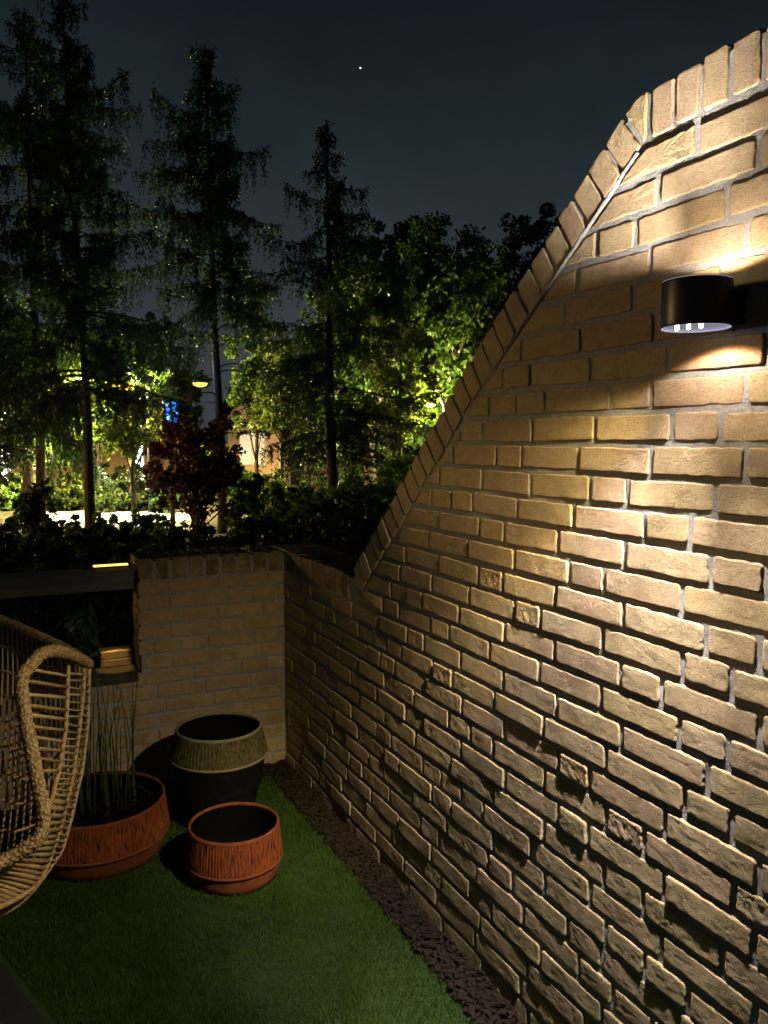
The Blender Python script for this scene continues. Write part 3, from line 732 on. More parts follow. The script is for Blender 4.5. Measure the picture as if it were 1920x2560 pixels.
# drooping dry leaves at their feet
lv = []; lf = []
for i in range(150):
    a, q = rs.uniform(0, 2*pi), .19*sqrt(rs.random()); c = Vector((q*cos(a), q*sin(a), rs.uniform(0, .06))); d_ = Vector((rs.gauss(0, 1), rs.gauss(0, 1), rs.gauss(.3, .6))).normalized(); s_ = d_.orthogonal().normalized()
    l_ = rs.uniform(.015, .05); b = len(lv); lv += [c, c+d_*l_*.5+s_*l_*.14, c+d_*l_, c+d_*l_*.5-s_*l_*.14]; lf.append((b, b+1, b+2, b+3))
o = put('low_foliage', mesh('low_foliage', lv, lf, leaf_mat('dry_leaves', (.016, .013, .007), (.035, .022, .010), .3, .0)), None, HT); o['kind'] = 'stuff'

# ------------------------------------------------------------------ rattan chair
def rattan(name, a, b_, sc, wv=False):
    mt, nt, b = newmat(name); g = N(nt, 'NewGeometry'); oi = N(nt, 'ObjectInfo'); n = noise_node(nt, sc, 5, .7, g.outputs['Position'])
    f = math_n(nt, 'ADD', math_n(nt, 'MULTIPLY', n.outputs[0], .8), math_n(nt, 'MULTIPLY', oi.outputs['Random'], .25))
    r = ramp(nt, f, [(.35, a), (.75, b_)]); nt.links.new(r.outputs[0], b.inputs['Base Color']); b.inputs['Roughness'].default_value = .6; b.inputs['Specular IOR Level'].default_value = .3
    if wv:
        vo = N(nt, 'TexVoronoi'); vo.inputs['Scale'].default_value = 150; nt.links.new(g.outputs['Position'], vo.inputs['Vector']); vr = ramp(nt, vo.outputs['Distance'], [(.25, (1, 1, 1)), (.75, (.28, .24, .2))])
        nt.links.new(mix(nt, r.outputs[0], vr.outputs[0], .85, 'MULTIPLY'), b.inputs['Base Color']); bump(nt, b, math_n(nt, 'MULTIPLY', vo.outputs['Distance'], -1.0), .8, .004); return mt
    n2 = noise_node(nt, 300, 4, .6, g.outputs['Position']); bump(nt, b, n2.outputs[0], .35, .0012); return mt
RATTAN = rattan('rattan_cane', (.26, .16, .06), (.50, .36, .19), 60); WRAP = rattan('rattan_wrap', (.20, .115, .035), (.60, .42, .20), 120, True)
A_px = [(222,1660,2.26),(199,1648,2.17),(178,1638,2.09),(154,1631,2.01),(127,1628,1.93),(101,1637,1.86),(80,1658,1.80),(62,1680,1.76),(54,1700,1.735),(54,1731,1.71),(60,1767,1.69),(67,1821,1.665),(76,1857,1.65),(82,1893,1.64),(90,1940,1.63),(98,1975,1.625),(104,2008,1.62),(108,2038,1.615),(106,2068,1.61),(94,2097,1.60),(69,2117,1.59),(36,2138,1.58),(0,2155,1.565),(-60,2172,1.545)]
C1_px = [(171,1666,2.09),(169,1713,2.05),(168,1749,2.02),(166,1785,1.99),(164,1821,1.96),(157,1866,1.92),(150,1909,1.87),(145,1936,1.84),(137,1963,1.80),(130,1994,1.75),(121,2020,1.69),(112,2048,1.64)]
C2_px = [(211,1672,2.22),(208,1731,2.20),(202,1785,2.17),(195,1848,2.13),(188,1894,2.10),(184,1927,2.07),(174,1972,2.03),(165,2008,1.99),(154,2054,1.94),(143,2090,1.90),(130,2131,1.85),(112,2175,1.80),(94,2207,1.75),(54,2240,1.69),(0,2267,1.62),(-60,2288,1.57)]
C3_px = [(223,1672,2.30),(221,1731,2.30),(219,1803,2.29),(213,1866,2.27),(204,1930,2.24),(199,1951,2.22),(188,1999,2.18),(179,2041,2.14),(166,2086,2.09),(154,2126,2.04),(130,2162,1.98),(108,2193,1.93),(81,2227,1.87),(45,2260,1.80),(0,2287,1.73),(-60,2312,1.66)]
C4_px = [(214,1668,2.40),(211,1740,2.42),(207,1810,2.42),(199,1880,2.41),(188,1940,2.39),(176,1995,2.35),(160,2045,2.30),(140,2095,2.24),(112,2140,2.17),(75,2185,2.08),(20,2230,1.98),(-60,2270,1.86)]
B_px = [(222,1660,2.26),(212,1652,2.33),(190,1638,2.38),(160,1620,2.42),(130,1605,2.46),(65,1575,2.53),(0,1548,2.60),(-70,1525,2.66)]
def P3d(L): return [at(*p_) for p_ in L]
A3, C13, C23, C33, C43, B3 = map(P3d, (A_px, C1_px, C2_px, C3_px, C4_px, B_px))
tipv = A3[0]; fr = at(54, 1731, 1.71)
dd = Vector((tipv.x-fr.x, tipv.y-fr.y, 0)).normalized(); nn_ = Vector((-dd.y, dd.x, 0))           # to the left
pc = nn_.dot(tipv)+.50
def on_plane(p_, drop): q = p_+nn_*(pc-nn_.dot(p_)); return Vector((q.x, q.y, q.z-drop))
def mirror(p_): return p_+nn_*2*(pc-nn_.dot(p_))
for Lc, dr in ((A3, .045), (C23, .06), (C33, .07), (C43, .09), (B3, -.05)):
    e = on_plane(Lc[-1], dr); Lc.append(Lc[-1].lerp(e, .5)+Vector((0, 0, -dr*.25))); Lc.append(e)
A3 = catmull(A3, 8); C13 = catmull(C13, 8); C23 = catmull(C23, 8); C33 = catmull(C33, 8); C43 = catmull(C43, 8); B3 = catmull(B3, 8)
ch0 = on_plane(tipv, 0); CH = empty('rattan_chair', (ch0.x, ch0.y-.2, 0)); tag(CH, 'woven rattan tub chair with thick wrapped rim and cane spindles', 'chair')
cinv = -CH.location
def cpart(name, P, r_, mat, n=8, wrap=None):
    return tube(name, [p_+cinv for p_ in P], r_, mat, CH, n, wrap)
def wrapf(s, a): return 1+.12*sin(s*480+round(a/(2*pi)*7)*pi)*abs(cos(a*3.5))-.03*abs(sin(a*3.5))
rimP = [p_ for p_ in A3]; rimP = resample(A3+[mirror(p_) for p_ in reversed(A3[:-1])], 700); cpart('front_rim', rimP, .0150, WRAP, 16, wrapf)
rb_ = resample(B3+[mirror(p_) for p_ in reversed(B3[:-1])], 420); cpart('back_rim', rb_, .0142, WRAP, 14, wrapf)
for L_, r_ in ((C13, .0056), (C23, .0060), (C33, .0058), (C43, .0054)):
    if L_ is C13:
        cpart('cane', L_, r_, RATTAN); cpart('cane', [mirror(p_) for p_ in L_], r_, RATTAN)
    else: cpart('cane', resample(L_+[mirror(p_) for p_ in reversed(L_[:-1])], 90), r_, RATTAN)
def spindle(a, b, r_, both=True, sag=0):
    mid = a.lerp(b, .5)+Vector((0, 0, -sag))
    cpart('spindle', [a, a.lerp(mid, .6), mid, b.lerp(mid, .6), b], r_, RATTAN, 6)
    if both: cpart('spindle', [mirror(q) for q in (a, mid, b)], r_, RATTAN, 5)
# side ladder: rim -> first cane -> second -> third -> fourth
def by_y(L, yy):       # point of a curve at an image row
    best = min(L, key=lambda p_: abs((scr(p_) or (0, 0))[1]-yy)); return best
rc = random.Random(3)
up_rows = [(1672, 1688), (1700, 1716), (1735, 1746), (1762, 1774), (1787, 1800), (1813, 1827), (1842, 1852), (1869, 1877), (1892, 1903), (1926, 1928)]
A_side = [p_ for p_ in A3 if (scr(p_)[1] > 1660 and scr(p_)[0] < 115 and scr(p_)[1] < 2080)]
A_low = [p_ for p_ in A3 if scr(p_)[1] > 2000]
for ya, yb in up_rows: spindle(by_y(A_side, ya), by_y(C13, yb), .0046*rc.uniform(.9, 1.1), True)
lowA = resample(A_low, 46); 
q2 = [p_ for p_ in C23 if scr(p_)[1] > 2005]; q2 = resample(q2, 46)
for k in range(0, 46): spindle(lowA[k], q2[k], .0050*rc.uniform(.85, 1.2), True)
c1r = resample(C13, 26); c2r = [by_y(C23, scr(p_)[1]+4) for p_ in c1r]
for a, b in list(zip(c1r, c2r))[1:-3]: spindle(a, b, .0032*rc.uniform(.85, 1.15), True)
c2a = resample(C23, 64); c3a = [min(C33, key=lambda q, p_=p_: (q-p_).length+abs((scr(q) or (0, 9e3))[1]-(scr(p_) or (0, 0))[1]-6)*.004) for p_ in c2a]
for a, b in zip(c2a[1:], c3a[1:]): spindle(a, b, .0030*rc.uniform(.85, 1.2), True)
c3b = resample(C33, 40); c4b = resample(C43, 40)
for a, b in zip(c3b[1:], c4b[1:]): spindle(a, b, .0030*rc.uniform(.9, 1.1), True)
# woven back and seat: hangs from the back rim down to the low canes
Bs = resample(B3, 30); bot = resample(C43[10:], 30)
def bz(i, t):
    a, b = Bs[i], bot[i]; c = Vector((a.x, a.y, b.z)).lerp(a, .25)+Vector((0, .0, -.05)); return a*(1-t)**2+c*2*t*(1-t)+b*t*t
for i in range(2, 30, 1): P = [bz(i, t/10) for t in range(11)]; cpart('back_cane', P, .0036, RATTAN, 6); cpart('back_cane', [mirror(p_) for p_ in P], .0036, RATTAN, 5)
for t in (.1, .2, .3, .4, .5, .6, .7, .8, .9): P = [bz(i, t) for i in range(30)]; cpart('weave_strand', P+[mirror(p_) for p_ in reversed(P[:-1])], .0044, RATTAN, 6)
seatP = [bz(29, 1.0)]
sb = on_plane(C43[-1], .02)
for k, (u_, v_) in enumerate(((.26, -.22), (-.26, -.22), (.24, .24), (-.24, .24))):
    top = sb+nn_*u_*.45+dd*(v_*.5+.12)+Vector((0, 0, .03)); bt = Vector((top.x, top.y, 0))+nn_*u_*.5+dd*v_*.5
    bt.z = -.012; cpart('leg', [top, top.lerp(bt, .5), bt], .013, RATTAN, 10)
cu = resample(C43+[mirror(p_) for p_ in reversed(C43[:-1])], 40)
bx_ = empty('tmp'); bpy.data.objects.remove(bx_)
# bottom hoop on which the shell rests
ctr = sb+dd*.12; hoop = [ctr+nn_*(.17*cos(2*pi*k/32))+dd*(.17*sin(2*pi*k/32))+Vector((0, 0, .012)) for k in range(33)]
cpart('base_hoop', hoop, .010, RATTAN, 8)

exec_marker = 'PLANTS'
# ------------------------------------------------------------------ trees
def leaf_cloud(centers, radii, per, size, seed, squash=.8, elong=1.0, hang=0.0):
    """diamond leaves spread through clusters; returns V, F, attr"""
    R = np.random.RandomState(seed); C = np.repeat(np.asarray(centers), per, 0); Rr = np.repeat(np.asarray(radii), per)
    n = len(C); d = R.normal(size=(n, 3)); d /= np.linalg.norm(d, axis=1)[:, None]; d[:, 2] *= squash
    P = C+d*(Rr*R.uniform(.25, 1, n)**.6)[:, None]
    a = R.normal(size=(n, 3)); a[:, 2] -= hang; a /= np.linalg.norm(a, axis=1)[:, None]; b = np.cross(a, R.normal(size=(n, 3))); b /= np.linalg.norm(b, axis=1)[:, None]
    s = (size*R.uniform(.6, 1.35, n))[:, None]
    V = np.stack([P-a*s*elong, P+b*s*.5, P+a*s*elong, P-b*s*.5], 1).reshape(-1, 3); i = np.arange(n)*4
    Fq = np.stack([i, i+1, i+2, i+3], 1); return V, Fq, np.repeat(R.rand(n), 4)
def limb(vv, ff, P, r0, r1, n=6):
    v, f = tube_vf(P, lambda t: r0+(r1-r0)*t, n, len(vv)); vv += v; ff += f
def broadleaf(name, base, height, crown_c, crown_r, mat, label, seed, clusters=120, per=70, size=.055, trunk_r=.12, group=None, cat='tree', bare=0.0):
    r = random.Random(seed); t = empty(name, base); tag(t, label, cat, group)
    vv = []; ff = []; B = Vector((0, 0, -.05)); cc = Vector(crown_c)
    top = cc+Vector((0, 0, crown_r[2]*.35)); P = [B.lerp(top, k/7)+Vector((r.gauss(0, .05), r.gauss(0, .05), 0))*(k/7)*height*.25 for k in range(8)]
    limb(vv, ff, P, trunk_r, trunk_r*.3, 9)
    cents = []; rad = []
    for i in range(clusters):
        while True:
            d = Vector((r.uniform(-1, 1), r.uniform(-1, 1), r.uniform(-1, 1)))
            if .25 < d.length < 1: break
        lump = 1+.55*noise.noise(d.normalized()*2.1+Vector((seed, 0, 0)))
        c = cc+Vector((d.x*crown_r[0], d.y*crown_r[1], d.z*crown_r[2]))*lump; cents.append(c); rad.append(r.uniform(.13, .30)*min(crown_r))
        if i % 4 == 0:
            s_ = P[r.randint(2, 6)]; mid = s_.lerp(c, .5)+Vector((r.gauss(0, .1), r.gauss(0, .1), r.uniform(0, .15)))*crown_r[0]*.4
            limb(vv, ff, [s_, mid, c], trunk_r*.28, .008, 5)
    put('trunk', mesh('trunk', vv, ff, BARK, True), None, t)
    V, Fq, A = leaf_cloud([tuple(c) for c in cents], rad, per, size, seed)
    put('crown', np_mesh('crown', V, Fq, mat, False, A), None, t); return t
def spruce(name, base, top, rmax, label, seed, limbs=70, zlow=1.2, dens=1.0, mat=None, group=None, droop=.5, trunk_r=.11, power=.75):
    r = random.Random(seed); R = np.random.RandomState(seed); base = Vector(base); t = empty(name, base); tag(t, label, 'tree', group)
    H = top.z-base.z; lean = Vector((top.x-base.x, top.y-base.y, 0)); vv = []; ff = []
    def axis(u): return Vector((lean.x*u**1.2, lean.y*u**1.2, H*u))+Vector((.05*sin(u*9+seed), .05*cos(u*7+seed), 0))*(1-u)*.6
    limb(vv, ff, [axis(k/24)+Vector((0, 0, -.05 if k == 0 else 0)) for k in range(25)], trunk_r, .012, 9)
    NV = []; ND = []; NS = []
    for i in range(limbs):
        u = (zlow+(H-zlow)*((i+r.random())/limbs)**.92)/H
        if u > .985: u = .985
        prof = (1-u)**power; Lb = max(.14, rmax*prof*(r.uniform(.28, .75) if r.random() < .58 else r.uniform(.8, 1.5))); a = r.uniform(0, 2*pi); o = axis(u); d = Vector((cos(a), sin(a), 0))
        rise = r.uniform(-.10, .28)*(.4+u) ; P = []
        for k in range(9):
            s = k/8; z = Lb*(rise*s*1.4-droop*(1-u*.75)*s*s*.75+ (.30 if u > .35 else .16)*max(0, s-.6)**1.5*2.2); P.append(o+d*Lb*s+Vector((r.gauss(0, .015), r.gauss(0, .015), z)))
        limb(vv, ff, P, .011+.013*(1-u), .0025, 5)
        # pendulous twigs with needles
        nt_ = max(5, int(Lb*17*dens))
        for j in range(nt_):
            s = .18+.82*(j+r.random())/nt_; k = min(7, int(s*8)); q = P[k].lerp(P[k+1], s*8-k); side_ = d.cross(Vector((0, 0, 1)))*r.choice((-1, 1))
            ln = r.uniform(.12, .52)*(.45+.55*min(1, Lb))*(1.15-s*.45); w1 = side_*r.uniform(.1, .5)+d*r.uniform(0, .45); n_ = max(3, int(ln/.034*dens**.4))
            for m_ in range(n_):
                tt = (m_+r.random())/n_; p_ = q+w1*ln*tt*.55+Vector((0, 0, -ln*tt*(.65+.70*tt)))
                NV.append(p_); ND.append(w1*.35+Vector((0, 0, -.8*tt-.1))); NS.append(r.uniform(.034, .070)*(1.1-.35*tt))
    for i in range(9 if zlow > 2 else 0):      # dead bare lower limbs
        u = r.uniform(.16, zlow/H); a = r.uniform(0, 2*pi); o = axis(u); d = Vector((cos(a), sin(a), 0)); Lb = r.uniform(.4, 1.3); P = [o+d*Lb*k/6+Vector((r.gauss(0, .03), r.gauss(0, .03), Lb*(.25*k/6-.45*(k/6)**2)+r.gauss(0, .02))) for k in range(7)]
        limb(vv, ff, P, .013, .003, 5)
        for k in (2, 3, 4, 5): limb(vv, ff, [P[k], P[k]+Vector((r.gauss(0, .12), r.gauss(0, .12), r.uniform(-.25, .05)))], .005, .002, 4)
    put('trunk', mesh('trunk', vv, ff, BARK, True), None, t)
    P = np.array([tuple(p_) for p_ in NV]); Dv = np.array([tuple(p_) for p_ in ND]); S = np.array(NS)*1.12; rep = 3
    P = np.repeat(P, rep, 0)+R.normal(0, .012, (len(P)*rep, 3)); Dv = np.repeat(Dv, rep, 0)+R.normal(0, .45, (len(Dv)*rep, 3)); S = np.repeat(S, rep)*R.uniform(.7, 1.3, len(P))
    Dv /= np.linalg.norm(Dv, axis=1)[:, None]; b = np.cross(Dv, R.normal(size=Dv.shape)); b /= np.linalg.norm(b, axis=1)[:, None]
    V = np.stack([P, P+Dv*(S*.55)[:, None]+b*(S*.21)[:, None], P+Dv*(S*1.15)[:, None], P+Dv*(S*.5)[:, None]-b*(S*.17)[:, None]], 1).reshape(-1, 3); i = np.arange(len(P))*4
    put('crown', np_mesh('crown', V, np.stack([i, i+1, i+2, i+3], 1), mat or SPRUCE, False, np.repeat(R.rand(len(P)), 4)), None, t); return t
def foot(px, d): p_ = at(px, 1103, d); return Vector((p_.x, p_.y, -.03))
spruce('spruce_tree', foot(225, 11.6), at(150, -60, 11.6), 1.95, 'tall spruce with a leaning bare lower trunk beside the lit driveway', 11, 110, 1.9, 1.7, trunk_r=.08, droop=.66, power=.55)
spruce('spruce_tree', foot(98, 13.6), at(60, 20, 13.6), 2.0, 'broad dark spruce at the far end of the row, beside lit windows', 12, 110, 1.5, 1.6, trunk_r=.09, droop=.66, power=.55)
spruce('spruce_tree', foot(-90, 12.2), at(-70, 150, 12.2), 1.7, 'dark spruce standing past the broad one, furthest from the tall brick wall', 16, 90, 1.2, 1.6, trunk_r=.10, droop=.6, power=.5)
spruce('spruce_tree', foot(552, 12.6), at(512, 110, 12.6), 1.75, 'tall spruce with straight bare trunk beside the yellow street lamp', 13, 105, 3.5, 1.7, trunk_r=.085, droop=.66, power=.55)
spruce('spruce_tree', foot(828, 12.2), at(816, 300, 12.2), 1.65, 'shorter spruce with a pointed top in front of the round leafy trees', 14, 90, 1.3, 1.7, trunk_r=.10, droop=.66, power=.72)
spruce('spruce_sapling', foot(85, 7.2), at(85, 1215, 7.2), .36, 'small dark spruce sapling standing in front of the broad spruce', 15, 36, .1, 1.6, DKGREEN, trunk_r=.03, droop=.2, power=.5)
def bl(name, px, py, d, rpx, rz, mat, label, seed, group=None, **kw):
    """crown centre at pixel, radius in pixels, depth d"""
    c = at(px, py, d); r_ = rpx/F*d; b = Vector((c.x, c.y, -.03)); return broadleaf(name, b, c.z, (0, 0, c.z+.03), (r_, r_*.9, rz/F*d), mat, label, seed, group=group, **kw)
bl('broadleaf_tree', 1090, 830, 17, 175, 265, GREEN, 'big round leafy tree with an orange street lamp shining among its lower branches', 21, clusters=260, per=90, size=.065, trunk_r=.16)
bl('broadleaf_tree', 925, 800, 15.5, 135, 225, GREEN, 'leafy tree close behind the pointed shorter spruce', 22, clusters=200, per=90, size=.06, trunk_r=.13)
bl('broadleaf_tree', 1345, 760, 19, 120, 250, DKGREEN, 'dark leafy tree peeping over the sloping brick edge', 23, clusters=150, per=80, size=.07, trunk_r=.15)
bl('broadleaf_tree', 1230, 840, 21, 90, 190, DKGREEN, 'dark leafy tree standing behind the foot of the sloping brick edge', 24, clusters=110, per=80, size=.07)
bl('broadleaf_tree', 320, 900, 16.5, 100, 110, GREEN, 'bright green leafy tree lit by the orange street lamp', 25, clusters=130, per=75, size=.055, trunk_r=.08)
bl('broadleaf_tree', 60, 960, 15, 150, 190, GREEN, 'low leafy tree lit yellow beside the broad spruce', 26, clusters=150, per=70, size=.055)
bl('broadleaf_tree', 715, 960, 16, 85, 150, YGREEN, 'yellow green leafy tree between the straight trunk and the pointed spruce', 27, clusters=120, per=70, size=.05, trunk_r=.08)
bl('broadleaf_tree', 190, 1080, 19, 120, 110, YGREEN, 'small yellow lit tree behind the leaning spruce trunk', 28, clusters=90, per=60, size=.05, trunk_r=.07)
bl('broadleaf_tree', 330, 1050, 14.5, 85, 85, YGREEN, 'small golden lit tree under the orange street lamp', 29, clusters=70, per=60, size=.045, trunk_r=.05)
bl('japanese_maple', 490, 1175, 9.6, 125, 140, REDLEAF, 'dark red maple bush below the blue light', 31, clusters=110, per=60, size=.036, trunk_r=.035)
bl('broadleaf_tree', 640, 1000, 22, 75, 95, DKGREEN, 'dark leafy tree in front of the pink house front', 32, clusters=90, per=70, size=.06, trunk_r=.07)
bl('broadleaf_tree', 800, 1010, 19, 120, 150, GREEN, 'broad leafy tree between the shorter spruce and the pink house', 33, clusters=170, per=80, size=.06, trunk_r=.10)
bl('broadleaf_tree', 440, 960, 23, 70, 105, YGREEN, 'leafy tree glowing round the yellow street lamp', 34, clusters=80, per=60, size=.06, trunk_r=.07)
bl('broadleaf_tree', 1000, 950, 14.2, 95, 160, YGREEN, 'slender tree with a lit trunk next to the big round leafy tree', 35, clusters=110, per=70, size=.05, trunk_r=.07)
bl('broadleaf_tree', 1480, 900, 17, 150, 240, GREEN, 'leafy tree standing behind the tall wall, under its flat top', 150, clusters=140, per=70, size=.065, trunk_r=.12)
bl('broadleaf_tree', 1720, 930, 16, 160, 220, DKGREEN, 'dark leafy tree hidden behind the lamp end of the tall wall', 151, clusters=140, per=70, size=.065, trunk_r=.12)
# shrubs between the trees and the low wall
def shrub(px, top, d, rpx, mat, label, seed, n=70, per=70, size=.03):
    c = at(px, top, d); h = max(.25, c.z); r_ = rpx/F*d; base = Vector((c.x, c.y, -.03)); return broadleaf('garden_shrub', base, h*.5, (0, 0, h*.55), (r_, r_*.8, h*.52), mat, label, seed, clusters=n, per=per, size=size, trunk_r=.015, cat='shrub')
shrub(300, 1322, 9.8, 150, YGREEN, 'low lit shrub in front of the lit driveway', 41, 80)
shrub(215, 1318, 8.4, 60, YGREEN, 'small lit shrub round the foot of the leaning spruce trunk', 54, 40)
shrub(370, 1312, 8.6, 70, GREEN, 'green shrub in front of the lit driveway, beside the maple', 55, 45)
shrub(255, 1292, 9.2, 60, YGREEN, 'sparse lit shrub against the bright driveway, next to the trunk', 56, 22, 30, .035)
shrub(320, 1300, 9.6, 50, YGREEN, 'sparse lit shrub against the middle of the bright driveway', 57, 22, 30, .035)
shrub(165, 1290, 9.0, 60, YGREEN, 'sparse lit shrub between the spruce sapling and the bright driveway', 58, 22, 30, .035)
shrub(180, 1290, 8.8, 70, YGREEN, 'low lit bush edging the driveway beside the spruce sapling', 110, 60, 45, .028)
shrub(265, 1298, 8.9, 70, GREEN, 'low green bush edging the driveway behind the leaning trunk', 111, 60, 45, .028)
shrub(350, 1288, 9.1, 70, YGREEN, 'low yellow lit bush edging the middle of the driveway', 112, 60, 45, .028)
shrub(420, 1276, 9.4, 60, GREEN, 'low green bush edging the driveway beside the maple stem', 113, 60, 45, .028)
shrub(60, 1296, 8.2, 80, DKGREEN, 'dark low bush between the spruce sapling and the driveway', 118, 60, 50, .03)
shrub(430, 1322, 7.0, 110, DKGREEN, 'dark green shrub under the red maple', 42, 80)
shrub(612, 1272, 8.0, 70, YGREEN, 'rounded yellow green shrub beside the red maple', 43, 70)
shrub(660, 1205, 9.6, 75, GREEN, 'green shrub below the lit pink house front', 44, 70)
shrub(760, 1215, 8.6, 95, GREEN, 'green shrub at the foot of the shorter spruce', 45, 90)
shrub(905, 1195, 9.0, 110, GREEN, 'bright green shrub beside the foot of the sloping brick edge', 46, 110)
shrub(1000, 1150, 11.0, 110, GREEN, 'lit green shrub below the big round leafy tree', 47, 100)
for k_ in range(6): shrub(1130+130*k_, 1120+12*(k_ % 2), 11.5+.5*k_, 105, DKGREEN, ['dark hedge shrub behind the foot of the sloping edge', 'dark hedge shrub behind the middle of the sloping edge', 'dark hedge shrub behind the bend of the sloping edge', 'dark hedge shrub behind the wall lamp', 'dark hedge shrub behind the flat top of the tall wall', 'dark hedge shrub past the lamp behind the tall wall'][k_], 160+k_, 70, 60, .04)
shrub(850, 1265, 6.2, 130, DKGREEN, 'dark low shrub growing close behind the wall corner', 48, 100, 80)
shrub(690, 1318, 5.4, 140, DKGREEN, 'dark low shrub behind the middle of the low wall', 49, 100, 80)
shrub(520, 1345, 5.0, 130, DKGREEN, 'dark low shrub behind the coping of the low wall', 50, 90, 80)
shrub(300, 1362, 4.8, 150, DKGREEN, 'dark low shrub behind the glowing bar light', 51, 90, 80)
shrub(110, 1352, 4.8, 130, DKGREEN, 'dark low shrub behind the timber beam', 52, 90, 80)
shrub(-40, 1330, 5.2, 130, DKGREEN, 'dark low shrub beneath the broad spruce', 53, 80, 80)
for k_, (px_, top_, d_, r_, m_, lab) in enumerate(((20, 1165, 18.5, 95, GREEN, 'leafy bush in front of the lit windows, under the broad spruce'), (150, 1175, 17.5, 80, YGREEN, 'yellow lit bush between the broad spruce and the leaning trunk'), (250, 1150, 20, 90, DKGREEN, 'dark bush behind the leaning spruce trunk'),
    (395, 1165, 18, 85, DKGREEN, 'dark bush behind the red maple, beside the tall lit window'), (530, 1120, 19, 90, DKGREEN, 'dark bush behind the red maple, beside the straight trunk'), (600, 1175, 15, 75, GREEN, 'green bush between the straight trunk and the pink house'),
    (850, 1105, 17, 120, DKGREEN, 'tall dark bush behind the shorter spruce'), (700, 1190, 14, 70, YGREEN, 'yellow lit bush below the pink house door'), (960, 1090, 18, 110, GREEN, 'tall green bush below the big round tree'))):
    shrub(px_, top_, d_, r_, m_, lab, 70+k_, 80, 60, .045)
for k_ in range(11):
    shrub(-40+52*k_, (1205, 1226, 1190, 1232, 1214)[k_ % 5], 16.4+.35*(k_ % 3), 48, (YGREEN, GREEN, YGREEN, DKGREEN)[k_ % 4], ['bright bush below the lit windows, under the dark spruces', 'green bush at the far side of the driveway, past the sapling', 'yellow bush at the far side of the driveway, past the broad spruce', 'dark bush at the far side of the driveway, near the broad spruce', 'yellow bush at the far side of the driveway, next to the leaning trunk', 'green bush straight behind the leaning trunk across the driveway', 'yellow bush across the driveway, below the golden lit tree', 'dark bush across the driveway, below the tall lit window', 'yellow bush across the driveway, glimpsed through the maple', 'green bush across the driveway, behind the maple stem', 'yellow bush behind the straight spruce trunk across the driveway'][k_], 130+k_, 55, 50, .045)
bl('broadleaf_tree', 240, 1010, 17.5, 95, 100, YGREEN, 'leafy tree lit yellow green behind the leaning spruce trunk, below the orange lamp', 37, clusters=110, per=70, size=.05, trunk_r=.05)
bl('broadleaf_tree', 130, 1060, 16.8, 90, 110, GREEN, 'leafy tree lit green between the broad spruce and the leaning trunk', 38, clusters=110, per=70, size=.05, trunk_r=.05)
bl('broadleaf_tree', 640, 900, 17, 70, 120, GREEN, 'slim leafy tree beside the straight spruce trunk, above the pink house', 39, clusters=70, per=60, size=.05, trunk_r=.05)
# feathery conifer sprig seen through the opening
cp = at_z(235, 1600, .56); cf = at(235, 1600, 3.72)
spruce('cypress_shrub', (cf.x, cf.y, -.03), Vector((cf.x-.02, cf.y, .80)), .17, 'feathery green conifer seen through the opening in the low wall', 61, 46, .28, 2.2, FERN, trunk_r=.012, droop=-.3, power=.3)
for pxx, dd_, sd_, lb_ in ((120, 3.9, 62, 'dark conifer shrub behind the opening, next to the feathery green one'), (20, 4.0, 63, 'dark conifer shrub behind the opening, above the back rim of the chair')):
    cf = at(pxx, 1600, dd_); spruce('cypress_shrub', (cf.x, cf.y, -.03), Vector((cf.x, cf.y, .78)), .22, lb_, sd_, 50, .1, 2.0, DKGREEN, 'dark conifers behind the opening', trunk_r=.012, droop=-.1, power=.35)
for k_, (xx_, yy_) in enumerate(((.30, 4.05), (-.10, 3.95), (-.55, 4.0), (-1.05, 4.05))):
    broadleaf('garden_shrub', Vector((xx_, yy_, -.03)), .5, (0, 0, .50), (.30, .26, .48), DKGREEN, ['dense dark shrub right behind the ledge brick in the opening', 'dense dark shrub behind the opening, next to the feathery conifer', 'dense dark shrub behind the opening, above the chair back', 'dense dark shrub behind the far end of the opening'][k_], 90+k_, clusters=90, per=80, size=.030, trunk_r=.015, cat='shrub')
HG = empty('added_shade_hedge', (-2.5, 4.9, -.03)); tag(HG, 'unseen dark hedge added past the end of the low wall to shade the tall wall', 'hedge'); rh = random.Random(8)  # added out of view: blocks street light from the lower tall wall
hc = [(rh.uniform(-1.7, 1.2), rh.uniform(-.25, .25), rh.uniform(.15, 1.64)) for k_ in range(420)]
V, Fq, A_ = leaf_cloud(hc, [.15]*len(hc), 60, .03, 8); put('foliage', np_mesh('foliage', V, Fq, DKGREEN, False, A_), None, HG)
for k_ in range(7): tube('stem', [Vector((-1.5+.42*k_, 0, 0)), Vector((-1.5+.42*k_, .02, .7)), Vector((-1.47+.42*k_, 0, 1.5))], lambda t: .025-.018*t, BARK, HG, 6)
# tiny pale weed on the coping
wp = at(618, 1390, 1); rr_ = ray(618, 1386); t_ = (YB+.05)/rr_.y; wp = CAM+rr_*t_
wd_ = empty('dry_weed', (wp.x, wp.y, LOWZ-.004)); tag(wd_, 'tiny pale dry weed sprouting on top of the low wall', 'weed'); PALE = plain('dry_straw', (.45, .36, .22), .9)
for k in range(5):
    a = k*1.3; tube('stalk', [Vector((0, 0, 0)), Vector((.004*cos(a), .004*sin(a), .012)), Vector((.010*cos(a), .010*sin(a), .022+.003*k))], lambda t: .0016*(1-.4*t), PALE, wd_, 5)

